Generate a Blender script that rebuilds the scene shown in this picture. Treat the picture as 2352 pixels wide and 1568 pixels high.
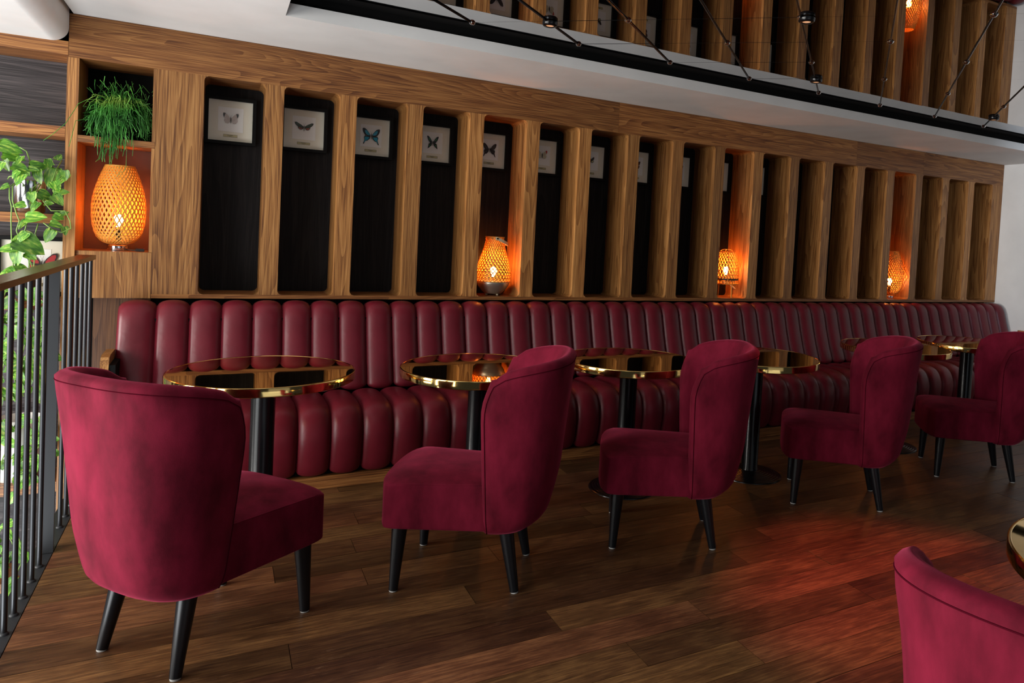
import bpy, bmesh, math, random
from math import sin, cos, pi, radians, sqrt
from mathutils import Vector, Matrix, noise

random.seed(7)
for o in list(bpy.data.objects):
    bpy.data.objects.remove(o)
SC = bpy.context.scene
COL = SC.collection

# ------------------------------------------------------------------ camera
# world: X runs right along the panelled wall, Y into that wall (its face is Y=0), Z up, metres
cam = bpy.data.cameras.new('camera')
cam.sensor_fit = 'HORIZONTAL'
cam.sensor_width = 36.0
cam.lens = 1626.308 / 2352 * 36
cam.shift_x = -244.816 / 2352
cam.shift_y = -176.175 / 2352
cam.clip_start = 0.02
camo = bpy.data.objects.new('camera', cam)
COL.objects.link(camo)
_r = Vector((0.87054849, -0.48913417, 0.05378748))
_f = Vector((0.49121997, 0.87028482, -0.03615625))
_u = _r.cross(_f)
_m = Matrix((( _r.x, _u.x, -_f.x, 0.0), (_r.y, _u.y, -_f.y, -4.7205), (_r.z, _u.z, -_f.z, 1.431), (0, 0, 0, 1)))
camo.matrix_world = _m
SC.camera = camo

# ------------------------------------------------------------------ world, lights, exposure
w = bpy.data.worlds.new('world')
SC.world = w
w.use_nodes = True
w.node_tree.nodes['Background'].inputs[0].default_value = (0.75, 0.85, 1.0, 1)
w.node_tree.nodes['Background'].inputs[1].default_value = 0.035
SC.view_settings.view_transform = 'Standard'
SC.view_settings.look = 'None'
SC.view_settings.exposure = 0.0
SC.view_settings.gamma = 1.0
SC.view_settings.use_curve_mapping = False

def area(name, loc, look, sx, sy, power, col):
    l = bpy.data.lights.new(name, 'AREA')
    l.shape = 'RECTANGLE'; l.size = sx; l.size_y = sy; l.energy = power; l.color = col
    o = bpy.data.objects.new(name, l); COL.objects.link(o)
    o.location = loc
    o.rotation_euler = (Vector(look) - Vector(loc)).to_track_quat('-Z', 'Y').to_euler()
    return o

def spot(name, loc, look, power, col, ang, blend=0.5, size=0.03):
    l = bpy.data.lights.new(name, 'SPOT')
    l.energy = power; l.color = col; l.spot_size = radians(ang); l.spot_blend = blend; l.shadow_soft_size = size
    o = bpy.data.objects.new(name, l); COL.objects.link(o)
    o.location = loc
    o.rotation_euler = (Vector(look) - Vector(loc)).to_track_quat('-Z', 'Y').to_euler()
    return o

# daylight: tall windows across the stairwell on the left, and more far behind the camera
area('window_and_fill_light', (-5.6, -0.95, 1.35), (3.0, -0.75, 1.45), 1.3, 2.2, 400, (1.0, 0.97, 0.92))
for yy, pw in ((-2.9, 135), (-4.5, 95)):
    area('window_and_fill_light', (-3.6, yy, 1.35), (0.8, yy - 0.05, 1.35), 1.2, 2.2, pw, (1.0, 0.97, 0.92))
area('window_and_fill_light', (2.2, -8.6, 1.5), (2.6, 0, 1.5), 3.4, 2.0, 6, (0.88, 0.93, 1.0))
# added uplights that brighten the ceiling, below the stairs and behind the camera
area('window_and_fill_light', (-1.7, -2.6, -0.9), (0.4, -1.6, 2.46), 1.6, 3.2, 165, (0.94, 0.98, 1.0))
area('window_and_fill_light', (1.5, -6.9, 0.15), (3.2, -2.2, 2.46), 3.5, 1.6, 15, (0.84, 0.93, 1.0))
spot('right_wall_fill', (4.9, -4.9, 2.1), (7.42, -0.9, 1.95), 210, (0.74, 0.85, 1.0), 38, 0.6, 0.25)  # added cool spot, brightens only the white right wall

# ------------------------------------------------------------------ materials
def new_mat(name):
    m = bpy.data.materials.new(name); m.use_nodes = True
    nt = m.node_tree; b = nt.nodes['Principled BSDF']
    return m, nt, b

def N(nt, t, **kw):
    n = nt.nodes.new(t)
    for k, v in kw.items():
        setattr(n, k, v)
    return n

def flat(name, col, rough=0.5, metal=0.0, spec=0.5, emit=None, es=0):
    m, nt, b = new_mat(name)
    b.inputs['Base Color'].default_value = (*col, 1)
    b.inputs['Roughness'].default_value = rough
    b.inputs['Metallic'].default_value = metal
    b.inputs['Specular IOR Level'].default_value = spec
    if emit:
        b.inputs['Emission Color'].default_value = (*emit, 1)
        b.inputs['Emission Strength'].default_value = es
    return m

def ramp(nt, stops):
    r = N(nt, 'ShaderNodeValToRGB')
    el = r.color_ramp.elements
    while len(el) > 1:
        el.remove(el[-1])
    el[0].position = stops[0][0]; el[0].color = (*stops[0][1], 1)
    for p, c in stops[1:]:
        e = el.new(p); e.color = (*c, 1)
    return r

def wood(name, axis, dark, mid, light, rough=0.42, fig=1.0, bump=0.15, spec=0.4, vary=0.25):
    """oak: long pores along `axis` plus wandering cathedral figure, offset per piece"""
    m, nt, b = new_mat(name); L = nt.links.new
    tc = N(nt, 'ShaderNodeTexCoord'); oi = N(nt, 'ShaderNodeObjectInfo')
    mu = N(nt, 'ShaderNodeMath', operation='MULTIPLY'); mu.inputs[1].default_value = 37.0
    L(oi.outputs['Random'], mu.inputs[0])
    ad = N(nt, 'ShaderNodeVectorMath', operation='ADD')
    L(tc.outputs['Object'], ad.inputs[0]); L(mu.outputs[0], ad.inputs[1])
    # cathedral figure: rings through a stretched coordinate
    mp = N(nt, 'ShaderNodeMapping')
    sc = [8.0, 8.0, 8.0]; sc[axis] = 0.55
    mp.inputs['Scale'].default_value = sc
    L(ad.outputs[0], mp.inputs[0])
    n1 = N(nt, 'ShaderNodeTexNoise'); n1.inputs['Scale'].default_value = 0.85; n1.inputs['Detail'].default_value = 1.5
    n1.inputs['Roughness'].default_value = 0.35; n1.inputs['Distortion'].default_value = 0.15
    L(mp.outputs[0], n1.inputs['Vector'])
    ms = N(nt, 'ShaderNodeMath', operation='MULTIPLY'); ms.inputs[1].default_value = 20 * fig
    L(n1.outputs[0], ms.inputs[0])
    fr = N(nt, 'ShaderNodeMath', operation='FRACT'); L(ms.outputs[0], fr.inputs[0])
    # pores
    mp2 = N(nt, 'ShaderNodeMapping')
    sc = [250.0, 250.0, 250.0]; sc[axis] = 4.5
    mp2.inputs['Scale'].default_value = sc
    L(ad.outputs[0], mp2.inputs[0])
    n2 = N(nt, 'ShaderNodeTexNoise'); n2.inputs['Scale'].default_value = 1.0; n2.inputs['Detail'].default_value = 3.0
    L(mp2.outputs[0], n2.inputs['Vector'])
    mp3 = N(nt, 'ShaderNodeMapping')
    sc = [30.0, 30.0, 30.0]; sc[axis] = 1.2
    mp3.inputs['Scale'].default_value = sc
    L(ad.outputs[0], mp3.inputs[0])
    n3 = N(nt, 'ShaderNodeTexNoise'); n3.inputs['Scale'].default_value = 1.0; n3.inputs['Detail'].default_value = 2.0
    L(mp3.outputs[0], n3.inputs['Vector'])
    s1 = N(nt, 'ShaderNodeMath', operation='MULTIPLY_ADD'); s1.inputs[1].default_value = 0.34; s1.inputs[2].default_value = 0.5 - 0.17 - 0.80 - 0.30; L(fr.outputs[0], s1.inputs[0])
    s2 = N(nt, 'ShaderNodeMath', operation='MULTIPLY_ADD'); s2.inputs[1].default_value = 1.6; L(n2.outputs[0], s2.inputs[0]); L(s1.outputs[0], s2.inputs[2])
    s3 = N(nt, 'ShaderNodeMath', operation='MULTIPLY_ADD'); s3.inputs[1].default_value = 0.6; L(n3.outputs[0], s3.inputs[0]); L(s2.outputs[0], s3.inputs[2])
    r = ramp(nt, [(0.18, light), (0.52, mid), (0.88, dark)])
    L(s3.outputs[0], r.inputs[0])
    # tone per piece
    hv = N(nt, 'ShaderNodeHueSaturation')
    mr = N(nt, 'ShaderNodeMapRange'); mr.inputs['To Min'].default_value = 1 - vary; mr.inputs['To Max'].default_value = 1 + vary
    L(oi.outputs['Random'], mr.inputs[0]); L(mr.outputs[0], hv.inputs['Value']); L(r.outputs[0], hv.inputs['Color'])
    L(hv.outputs[0], b.inputs['Base Color'])
    b.inputs['Roughness'].default_value = rough
    b.inputs['Specular IOR Level'].default_value = spec
    if bump:
        bp = N(nt, 'ShaderNodeBump'); bp.inputs['Strength'].default_value = bump; bp.inputs['Distance'].default_value = 0.002
        L(s3.outputs[0], bp.inputs['Height']); L(bp.outputs[0], b.inputs['Normal'])
    return m

OD, OM, OL = (0.115, 0.040, 0.011), (0.285, 0.122, 0.034), (0.42, 0.205, 0.066)
M_OAKZ = wood('oak_upright', 2, OD, OM, OL, fig=0.8)
M_OAKX = wood('oak_rail', 0, (0.090, 0.028, 0.008), (0.225, 0.085, 0.023), (0.36, 0.160, 0.048), fig=1.5)
M_OAKY = wood('oak_depth', 1, OD, OM, OL, fig=0.7)
M_DARKZ = wood('stained_panel', 2, (0.0025, 0.002, 0.002), (0.0065, 0.005, 0.005), (0.014, 0.0115, 0.011), rough=0.55, fig=0.5, bump=0.25, spec=0.18, vary=0.1)
M_DARKX = wood('stained_panel_wide', 0, (0.010, 0.008, 0.009), (0.035, 0.030, 0.033), (0.085, 0.072, 0.075), rough=0.5, fig=0.4, bump=0.3, vary=0.1)
M_RAILW = wood('handrail_wood', 1, (0.035, 0.014, 0.008), (0.08, 0.034, 0.018), (0.14, 0.068, 0.034), rough=0.24, fig=0.5)

def floor_mat():
    m, nt, b = new_mat('worn_floorboard'); L = nt.links.new
    tc = N(nt, 'ShaderNodeTexCoord'); oi = N(nt, 'ShaderNodeObjectInfo')
    mu = N(nt, 'ShaderNodeMath', operation='MULTIPLY'); mu.inputs[1].default_value = 61.0
    L(oi.outputs['Random'], mu.inputs[0])
    ad = N(nt, 'ShaderNodeVectorMath', operation='ADD'); L(tc.outputs['Object'], ad.inputs[0]); L(mu.outputs[0], ad.inputs[1])
    mp = N(nt, 'ShaderNodeMapping'); mp.inputs['Scale'].default_value = (7, 110, 110); L(ad.outputs[0], mp.inputs[0])
    n1 = N(nt, 'ShaderNodeTexNoise'); n1.inputs['Scale'].default_value = 1.0; n1.inputs['Detail'].default_value = 4.0; n1.inputs['Distortion'].default_value = 0.8
    L(mp.outputs[0], n1.inputs['Vector'])
    mp2 = N(nt, 'ShaderNodeMapping'); mp2.inputs['Scale'].default_value = (3.2, 7, 7); L(ad.outputs[0], mp2.inputs[0])
    n2 = N(nt, 'ShaderNodeTexNoise'); n2.inputs['Scale'].default_value = 1.0; n2.inputs['Detail'].default_value = 8.0; n2.inputs['Roughness'].default_value = 0.72
    L(mp2.outputs[0], n2.inputs['Vector'])
    mx = N(nt, 'ShaderNodeMath', operation='MULTIPLY_ADD'); mx.inputs[1].default_value = 0.55
    h = N(nt, 'ShaderNodeMath', operation='MULTIPLY'); h.inputs[1].default_value = 0.55; L(n2.outputs[0], h.inputs[0])
    L(n1.outputs[0], mx.inputs[0]); L(h.outputs[0], mx.inputs[2])
    r = ramp(nt, [(0.36, (0.030, 0.012, 0.005)), (0.54, (0.088, 0.036, 0.014)), (0.72, (0.185, 0.085, 0.031))])
    L(mx.outputs[0], r.inputs[0])
    hv = N(nt, 'ShaderNodeHueSaturation')
    mr = N(nt, 'ShaderNodeMapRange'); mr.inputs['To Min'].default_value = 0.60; mr.inputs['To Max'].default_value = 1.48
    L(oi.outputs['Random'], mr.inputs[0]); L(mr.outputs[0], hv.inputs['Value'])
    mr2 = N(nt, 'ShaderNodeMapRange'); mr2.inputs['To Min'].default_value = 0.492; mr2.inputs['To Max'].default_value = 0.512
    fr = N(nt, 'ShaderNodeMath', operation='FRACT'); m7 = N(nt, 'ShaderNodeMath', operation='MULTIPLY'); m7.inputs[1].default_value = 7.3
    L(oi.outputs['Random'], m7.inputs[0]); L(m7.outputs[0], fr.inputs[0]); L(fr.outputs[0], mr2.inputs[0]); L(mr2.outputs[0], hv.inputs['Hue'])
    L(r.outputs[0], hv.inputs['Color'])
    # pale scuffs worn into the varnish
    mp3 = N(nt, 'ShaderNodeMapping'); mp3.inputs['Scale'].default_value = (9, 40, 40); mp3.inputs['Rotation'].default_value = (0, 0, 0.5)
    L(tc.outputs['Object'], mp3.inputs[0])
    n3 = N(nt, 'ShaderNodeTexNoise'); n3.inputs['Scale'].default_value = 1.4; n3.inputs['Detail'].default_value = 7.0; n3.inputs['Roughness'].default_value = 0.75
    L(mp3.outputs[0], n3.inputs['Vector'])
    rs = ramp(nt, [(0.60, (0, 0, 0)), (0.78, (1, 1, 1))]); L(n3.outputs[0], rs.inputs[0])
    mixc = N(nt, 'ShaderNodeMix', data_type='RGBA'); L(rs.outputs[0], mixc.inputs['Factor'])
    mixc.inputs['B'].default_value = (0.20, 0.105, 0.055, 1); L(hv.outputs[0], mixc.inputs['A'])
    L(mixc.outputs['Result'], b.inputs['Base Color'])
    rr = N(nt, 'ShaderNodeMapRange'); rr.inputs['To Min'].default_value = 0.30; rr.inputs['To Max'].default_value = 0.58
    L(n2.outputs[0], rr.inputs[0]); L(rr.outputs[0], b.inputs['Roughness'])
    b.inputs['Specular IOR Level'].default_value = 0.32
    bp = N(nt, 'ShaderNodeBump'); bp.inputs['Strength'].default_value = 0.2; bp.inputs['Distance'].default_value = 0.002
    L(mx.outputs[0], bp.inputs['Height']); L(bp.outputs[0], b.inputs['Normal'])
    return m
M_FLOOR = floor_mat()

def plaster():
    m, nt, b = new_mat('white_plaster'); L = nt.links.new
    tc = N(nt, 'ShaderNodeTexCoord')
    n = N(nt, 'ShaderNodeTexNoise'); n.inputs['Scale'].default_value = 3.0; n.inputs['Detail'].default_value = 6.0
    L(tc.outputs['Object'], n.inputs['Vector'])
    r = ramp(nt, [(0.3, (0.72, 0.72, 0.715)), (0.7, (0.81, 0.81, 0.805))]); L(n.outputs[0], r.inputs[0]); L(r.outputs[0], b.inputs['Base Color'])
    b.inputs['Roughness'].default_value = 0.75
    bp = N(nt, 'ShaderNodeBump'); bp.inputs['Strength'].default_value = 0.15; bp.inputs['Distance'].default_value = 0.004
    L(n.outputs[0], bp.inputs['Height']); L(bp.outputs[0], b.inputs['Normal'])
    return m
M_WHITE = plaster()

def velvet():
    m, nt, b = new_mat('crimson_velvet'); L = nt.links.new
    tc = N(nt, 'ShaderNodeTexCoord')
    n = N(nt, 'ShaderNodeTexNoise'); n.inputs['Scale'].default_value = 9.0; n.inputs['Detail'].default_value = 5.0; n.inputs['Roughness'].default_value = 0.6
    mp = N(nt, 'ShaderNodeMapping'); mp.inputs['Scale'].default_value = (1.0, 1.0, 0.45); L(tc.outputs['Object'], mp.inputs[0])
    L(mp.outputs[0], n.inputs['Vector'])
    r = ramp(nt, [(0.33, (0.072, 0.0030, 0.0100)), (0.5, (0.122, 0.0054, 0.0178)), (0.70, (0.180, 0.0088, 0.028))]); L(n.outputs[0], r.inputs[0])
    L(r.outputs[0], b.inputs['Base Color'])
    b.inputs['Roughness'].default_value = 0.85
    b.inputs['Specular IOR Level'].default_value = 0.1
    b.inputs['Sheen Weight'].default_value = 0.35
    b.inputs['Sheen Roughness'].default_value = 0.35
    b.inputs['Sheen Tint'].default_value = (0.9, 0.12, 0.24, 1)
    n2 = N(nt, 'ShaderNodeTexNoise'); n2.inputs['Scale'].default_value = 420.0; L(tc.outputs['Object'], n2.inputs['Vector'])
    bp = N(nt, 'ShaderNodeBump'); bp.inputs['Strength'].default_value = 0.25; bp.inputs['Distance'].default_value = 0.001
    L(n2.outputs[0], bp.inputs['Height']); L(bp.outputs[0], b.inputs['Normal'])
    return m
M_VELVET = velvet()
M_PIPING = flat('velvet_seam', (0.05, 0.003, 0.008), 0.95, 0, 0.0)

def leather():
    m, nt, b = new_mat('oxblood_leather'); L = nt.links.new
    tc = N(nt, 'ShaderNodeTexCoord')
    n = N(nt, 'ShaderNodeTexNoise'); n.inputs['Scale'].default_value = 5.0; n.inputs['Detail'].default_value = 4.0
    L(tc.outputs['Object'], n.inputs['Vector'])
    r = ramp(nt, [(0.3, (0.092, 0.0055, 0.011)), (0.7, (0.142, 0.0090, 0.019))]); L(n.outputs[0], r.inputs[0]); L(r.outputs[0], b.inputs['Base Color'])
    rr = N(nt, 'ShaderNodeMapRange'); rr.inputs['To Min'].default_value = 0.30; rr.inputs['To Max'].default_value = 0.46
    L(n.outputs[0], rr.inputs[0]); L(rr.outputs[0], b.inputs['Roughness'])
    b.inputs['Specular IOR Level'].default_value = 0.34
    n2 = N(nt, 'ShaderNodeTexNoise'); n2.inputs['Scale'].default_value = 14.0; n2.inputs['Detail'].default_value = 6.0; n2.inputs['Distortion'].default_value = 1.2
    L(tc.outputs['Object'], n2.inputs['Vector'])
    bp = N(nt, 'ShaderNodeBump'); bp.inputs['Strength'].default_value = 0.22; bp.inputs['Distance'].default_value = 0.006
    L(n2.outputs[0], bp.inputs['Height']); L(bp.outputs[0], b.inputs['Normal'])
    return m
M_LEATHER = leather()
M_BRASS = flat('polished_brass', (0.83, 0.56, 0.20), 0.09, 1.0)
M_BRASSTOP = flat('brass_mirror_top', (0.62, 0.40, 0.125), 0.025, 1.0)
M_BLACKMETAL = flat('black_painted_metal', (0.004, 0.0042, 0.005), 0.22, 0.0, 0.35)
M_STEEL = flat('dark_steel', (0.040, 0.042, 0.046), 0.34, 0.7)
M_STEELFLAT = flat('dark_steel_paint', (0.022, 0.024, 0.027), 0.5, 0.1, 0.3)
M_BLACK = flat('matt_black', (0.004, 0.004, 0.004), 0.8, 0, 0.1)
M_LEG = flat('black_lacquer', (0.004, 0.0045, 0.006), 0.30, 0.0, 0.4)
M_GLIDE = flat('nylon_glide', (0.35, 0.35, 0.34), 0.5)
M_MIRROR = flat('ceiling_mirror', (0.60, 0.60, 0.61), 0.015, 1.0)
M_CHROME = flat('chrome', (0.62, 0.63, 0.65), 0.15, 1.0)
M_FRAME = flat('black_frame', (0.004, 0.004, 0.004), 0.5, 0, 0.12)
M_MAT = flat('cream_mat', (0.84, 0.79, 0.66), 0.8)
M_CARD = flat('white_card', (0.92, 0.91, 0.88), 0.8)
M_PLATE = flat('gilt_plate', (0.52, 0.45, 0.22), 0.5)
M_INK = flat('ink', (0.03, 0.025, 0.02), 0.7)
M_BAMBOO = flat('bamboo_weave', (0.58, 0.27, 0.036), 0.6)
M_LINING = flat('lamp_niche_lining', (0.10, 0.045, 0.03), 0.7)
M_SILVER = flat('brushed_silver_bowl', (0.50, 0.45, 0.37), 0.35, 0.85)
M_STRAP = flat('pale_strap', (0.55, 0.47, 0.30), 0.6)
M_BULB = flat('lit_bulb', (1, 0.8, 0.5), 0.5, 0, 0.5, (1.0, 0.74, 0.36), 26)
M_POTSIL = flat('mirror_pot', (0.75, 0.75, 0.76), 0.12, 1.0)
M_POTWHITE = flat('glazed_white_pot', (0.55, 0.54, 0.52), 0.25)
M_POTDARK = flat('dark_pot', (0.02, 0.02, 0.02), 0.6)
M_SOIL = flat('potting_soil', (0.03, 0.02, 0.012), 0.9)
M_CABLE = flat('black_cable', (0.01, 0.01, 0.01), 0.5)

def bamboo_fix(m):
    nt = m.node_tree; b = nt.nodes['Principled BSDF']; out = nt.nodes['Material Output']
    tr = N(nt, 'ShaderNodeBsdfTranslucent'); tr.inputs[0].default_value = (0.95, 0.42, 0.08, 1)
    mx = N(nt, 'ShaderNodeMixShader'); mx.inputs[0].default_value = 0.022
    nt.links.new(b.outputs[0], mx.inputs[1]); nt.links.new(tr.outputs[0], mx.inputs[2]); nt.links.new(mx.outputs[0], out.inputs[0])
bamboo_fix(M_BAMBOO)

def glass_mat():
    m = bpy.data.materials.new('picture_glass'); m.use_nodes = True
    nt = m.node_tree; nt.nodes.clear()
    o = N(nt, 'ShaderNodeOutputMaterial'); t = N(nt, 'ShaderNodeBsdfTransparent'); g = N(nt, 'ShaderNodeBsdfGlossy')
    g.inputs['Roughness'].default_value = 0.01
    f = N(nt, 'ShaderNodeFresnel'); f.inputs[0].default_value = 1.22
    x = N(nt, 'ShaderNodeMixShader')
    nt.links.new(f.outputs[0], x.inputs[0]); nt.links.new(t.outputs[0], x.inputs[1]); nt.links.new(g.outputs[0], x.inputs[2]); nt.links.new(x.outputs[0], o.inputs[0])
    return m
M_GLASS = glass_mat()

def leaf_mat(name, c1, c2, c3):
    m, nt, b = new_mat(name); L = nt.links.new
    tc = N(nt, 'ShaderNodeTexCoord'); oi = N(nt, 'ShaderNodeObjectInfo')
    mu = N(nt, 'ShaderNodeMath', operation='MULTIPLY'); mu.inputs[1].default_value = 19.0; L(oi.outputs['Random'], mu.inputs[0])
    ad = N(nt, 'ShaderNodeVectorMath', operation='ADD'); L(tc.outputs['Object'], ad.inputs[0]); L(mu.outputs[0], ad.inputs[1])
    mp = N(nt, 'ShaderNodeMapping'); mp.inputs['Scale'].default_value = (2.2, 9, 9); L(ad.outputs[0], mp.inputs[0])
    n = N(nt, 'ShaderNodeTexNoise'); n.inputs['Scale'].default_value = 1.0; n.inputs['Detail'].default_value = 3; L(mp.outputs[0], n.inputs['Vector'])
    r = ramp(nt, [(0.36, c1), (0.55, c2), (0.70, c3)]); L(n.outputs[0], r.inputs[0])
    hv = N(nt, 'ShaderNodeHueSaturation'); mr = N(nt, 'ShaderNodeMapRange'); mr.inputs['To Min'].default_value = 0.55; mr.inputs['To Max'].default_value = 1.25
    L(oi.outputs['Random'], mr.inputs[0]); L(mr.outputs[0], hv.inputs['Value']); L(r.outputs[0], hv.inputs['Color'])
    L(hv.outputs[0], b.inputs['Base Color'])
    b.inputs['Roughness'].default_value = 0.38
    out = nt.nodes['Material Output']
    tr = N(nt, 'ShaderNodeBsdfTranslucent'); L(hv.outputs[0], tr.inputs[0])
    mx = N(nt, 'ShaderNodeMixShader'); mx.inputs[0].default_value = 0.25
    L(b.outputs[0], mx.inputs[1]); L(tr.outputs[0], mx.inputs[2]); L(mx.outputs[0], out.inputs[0])
    return m
M_LEAF = leaf_mat('pothos_leaf', (0.05, 0.17, 0.020), (0.15, 0.38, 0.035), (0.50, 0.62, 0.12))
M_VINE = flat('vine_stem', (0.16, 0.28, 0.05), 0.5)
M_RHIP = leaf_mat('thin_green_stem', (0.05, 0.26, 0.04), (0.12, 0.52, 0.07), (0.45, 0.75, 0.12))

# ------------------------------------------------------------------ mesh helpers
class MB:
    def __init__(s):
        s.v = []; s.f = []; s.mi = []
    def add(s, vs, fs, mi=0):
        b = len(s.v); s.v.extend([tuple(p) for p in vs]); s.f.extend([tuple(i + b for i in f) for f in fs]); s.mi.extend([mi] * len(fs))
    def box(s, x0, x1, y0, y1, z0, z1, mi=0):
        s.add([(x0, y0, z0), (x1, y0, z0), (x1, y1, z0), (x0, y1, z0), (x0, y0, z1), (x1, y0, z1), (x1, y1, z1), (x0, y1, z1)],
              [(0, 3, 2, 1), (4, 5, 6, 7), (0, 1, 5, 4), (1, 2, 6, 5), (2, 3, 7, 6), (3, 0, 4, 7)], mi)
    def lathe(s, prof, n=32, c=(0, 0, 0), mi=0, cap=True):
        vs = []; fs = []; m = len(prof)
        for i in range(n):
            a = 2 * pi * i / n
            for r, z in prof:
                vs.append((c[0] + r * cos(a), c[1] + r * sin(a), c[2] + z))
        for i in range(n):
            j = (i + 1) % n
            for k in range(m - 1):
                fs.append((i * m + k, j * m + k, j * m + k + 1, i * m + k + 1))
        if cap:
            if prof[0][0] > 1e-5: fs.append(tuple(i * m for i in reversed(range(n))))
            if prof[-1][0] > 1e-5: fs.append(tuple(i * m + m - 1 for i in range(n)))
        s.add(vs, fs, mi)
    def tube(s, pts, rad, n=6, mi=0, cap=True):
        pts = [Vector(p) for p in pts]; vs = []; fs = []
        up = Vector((0.13, 0.31, 0.94)).normalized(); prev = None
        for i, p in enumerate(pts):
            d = (pts[min(i + 1, len(pts) - 1)] - pts[max(i - 1, 0)])
            d = d.normalized() if d.length > 1e-9 else Vector((0, 0, 1))
            a = (prev if prev is not None else up); a = a - d * a.dot(d)
            if a.length < 1e-4: a = Vector((1, 0, 0)) - d * d.x
            a.normalize(); prev = a; b = d.cross(a)
            r = rad[i] if isinstance(rad, (list, tuple)) else rad
            for k in range(n):
                t = 2 * pi * k / n
                vs.append(p + a * (r * cos(t)) + b * (r * sin(t)))
        m = len(pts)
        for i in range(m - 1):
            for k in range(n):
                k2 = (k + 1) % n
                fs.append((i * n + k, i * n + k2, (i + 1) * n + k2, (i + 1) * n + k))
        if cap:
            fs.append(tuple(reversed(range(n)))); fs.append(tuple((m - 1) * n + k for k in range(n)))
        s.add(vs, fs, mi)
    def prism(s, poly, y0, y1, mi=0):
        """poly in (x, z), counter-clockwise seen from -Y, extruded from y0 (front) to y1"""
        n = len(poly)
        vs = [(x, y0, z) for x, z in poly] + [(x, y1, z) for x, z in poly]
        fs = [tuple(range(n)), tuple(reversed(range(n, 2 * n)))] + [((i + 1) % n, i, n + i, n + (i + 1) % n) for i in range(n)]
        s.add(vs, fs, mi)
    def mesh(s, name, mats, bevel=0, seg=2, smooth=None, wn=False):
        bm = bmesh.new()
        vv = [bm.verts.new(p) for p in s.v]
        for f, mi in zip(s.f, s.mi):
            try:
                fc = bm.faces.new([vv[i] for i in f]); fc.material_index = mi
            except ValueError:
                pass
        if bevel:
            es = [e for e in bm.edges if len(e.link_faces) == 2 and e.calc_face_angle(0) > radians(30)]
            bmesh.ops.bevel(bm, geom=es, offset=bevel, segments=seg, profile=0.5, affect='EDGES', clamp_overlap=True)
        bmesh.ops.recalc_face_normals(bm, faces=bm.faces)
        me = bpy.data.meshes.new(name); bm.to_mesh(me); bm.free()
        for m in (mats if isinstance(mats, (list, tuple)) else [mats]):
            me.materials.append(m)
        if smooth is not None:
            for p in me.polygons: p.use_smooth = True
            if smooth < 180: me.set_sharp_from_angle(angle=radians(smooth))
        return me

def link(name, me, parent=None, loc=(0, 0, 0), rot=(0, 0, 0)):
    o = bpy.data.objects.new(name, me); COL.objects.link(o)
    if parent is not None: o.parent = parent
    o.location = loc; o.rotation_euler = rot
    return o

def build(mb, name, mats, parent=None, loc=(0, 0, 0), rot=(0, 0, 0), **kw):
    return link(name, mb.mesh(name, mats, **kw), parent, loc, rot)

def thing(name, label, cat, loc=(0, 0, 0), rz=0, group=None):
    o = bpy.data.objects.new(name, None); COL.objects.link(o)
    o.empty_display_size = 0.1; o.location = loc; o.rotation_euler = (0, 0, rz)
    o['label'] = label; o['category'] = cat
    if group: o['group'] = group
    return o

def root_struct(name, label, cat):
    o = thing(name, label, cat); o['kind'] = 'structure'; return o

def struct(o, label, cat):
    o['kind'] = 'structure'; o['label'] = label; o['category'] = cat; return o

def copy_tree(o, parent=None):
    c = o.copy(); COL.objects.link(c); c.parent = parent
    for ch in o.children:
        copy_tree(ch, c)
    return c

def bx(name, mat, parent, x0, x1, y0, y1, z0, z1, bev=0.0, seg=2):
    """box part whose own origin is at its centre, so its grain is its own"""
    cx, cy, cz = (x0 + x1) / 2, (y0 + y1) / 2, (z0 + z1) / 2
    m = MB(); m.box(x0 - cx, x1 - cx, y0 - cy, y1 - cy, z0 - cz, z1 - cz)
    o = build(m, name, mat, None, bevel=bev, seg=seg, smooth=35 if bev else None)
    if parent is not None: o.parent = parent
    o.location = (cx, cy, cz)
    return o

def wl(p):
    return (-p.location[0], -p.location[1], -p.location[2]) if p is not None else (0, 0, 0)

def part_box(name, mat, parent, x0, x1, y0, y1, z0, z1, bev=0.0, seg=2):
    o = bx(name, mat, parent, x0, x1, y0, y1, z0, z1, bev, seg)
    if parent is not None:
        o.location = Vector(o.location) - Vector(parent.location)
    return o

X0, PIT, OPEN = -0.1031, 0.4134, 0.316
XR = 7.42            # right wall
ZT, ZB = 2.46, 0.96  # top and underside of the panelling
NT, NB = 2.233, 0.983
DEP = 0.29

# ================================================================== STRUCTURE
# floor: slab plus one object per board
m = MB(); m.box(-0.60, XR, -5.3, 0.4, -0.30, -0.021)
floor = build(m, 'floor', M_BLACK); struct(floor, 'worn red-brown wooden plank floor running along the banquette', 'floor')
SEAM0, PW = -1.535, 0.1545
fixed = {0: [0.56], -1: [0.23, 1.668], -2: [0.555, 1.105], -4: [0.90], -5: [0.242], -6: [1.125], -7: [1.676], -9: [1.678], -3: [2.78], 1: [1.45], 2: [0.62, 2.9]}
for r in range(-24, 10):
    y1 = SEAM0 + PW * (r + 1); y0 = y1 - PW
    if y0 > -0.05 or y1 < -5.2: continue
    js = [-0.568]
    fx = fixed.get(r, [])
    if fx:
        js += fx
    else:
        js.append(-0.568 + random.uniform(0.5, 1.7))
    while js[-1] < XR - 0.3:
        js.append(js[-1] + random.uniform(0.85, 2.1))
    js[-1] = XR - 0.002
    for a, b in zip(js[:-1], js[1:]):
        if b - a < 0.05: continue
        o = bx('floor_plank', M_FLOOR, floor, a + 0.0012, b - 0.0012, y0 + 0.0011, y1 - 0.0011, -0.02, random.uniform(-0.0007, 0.0))

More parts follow.
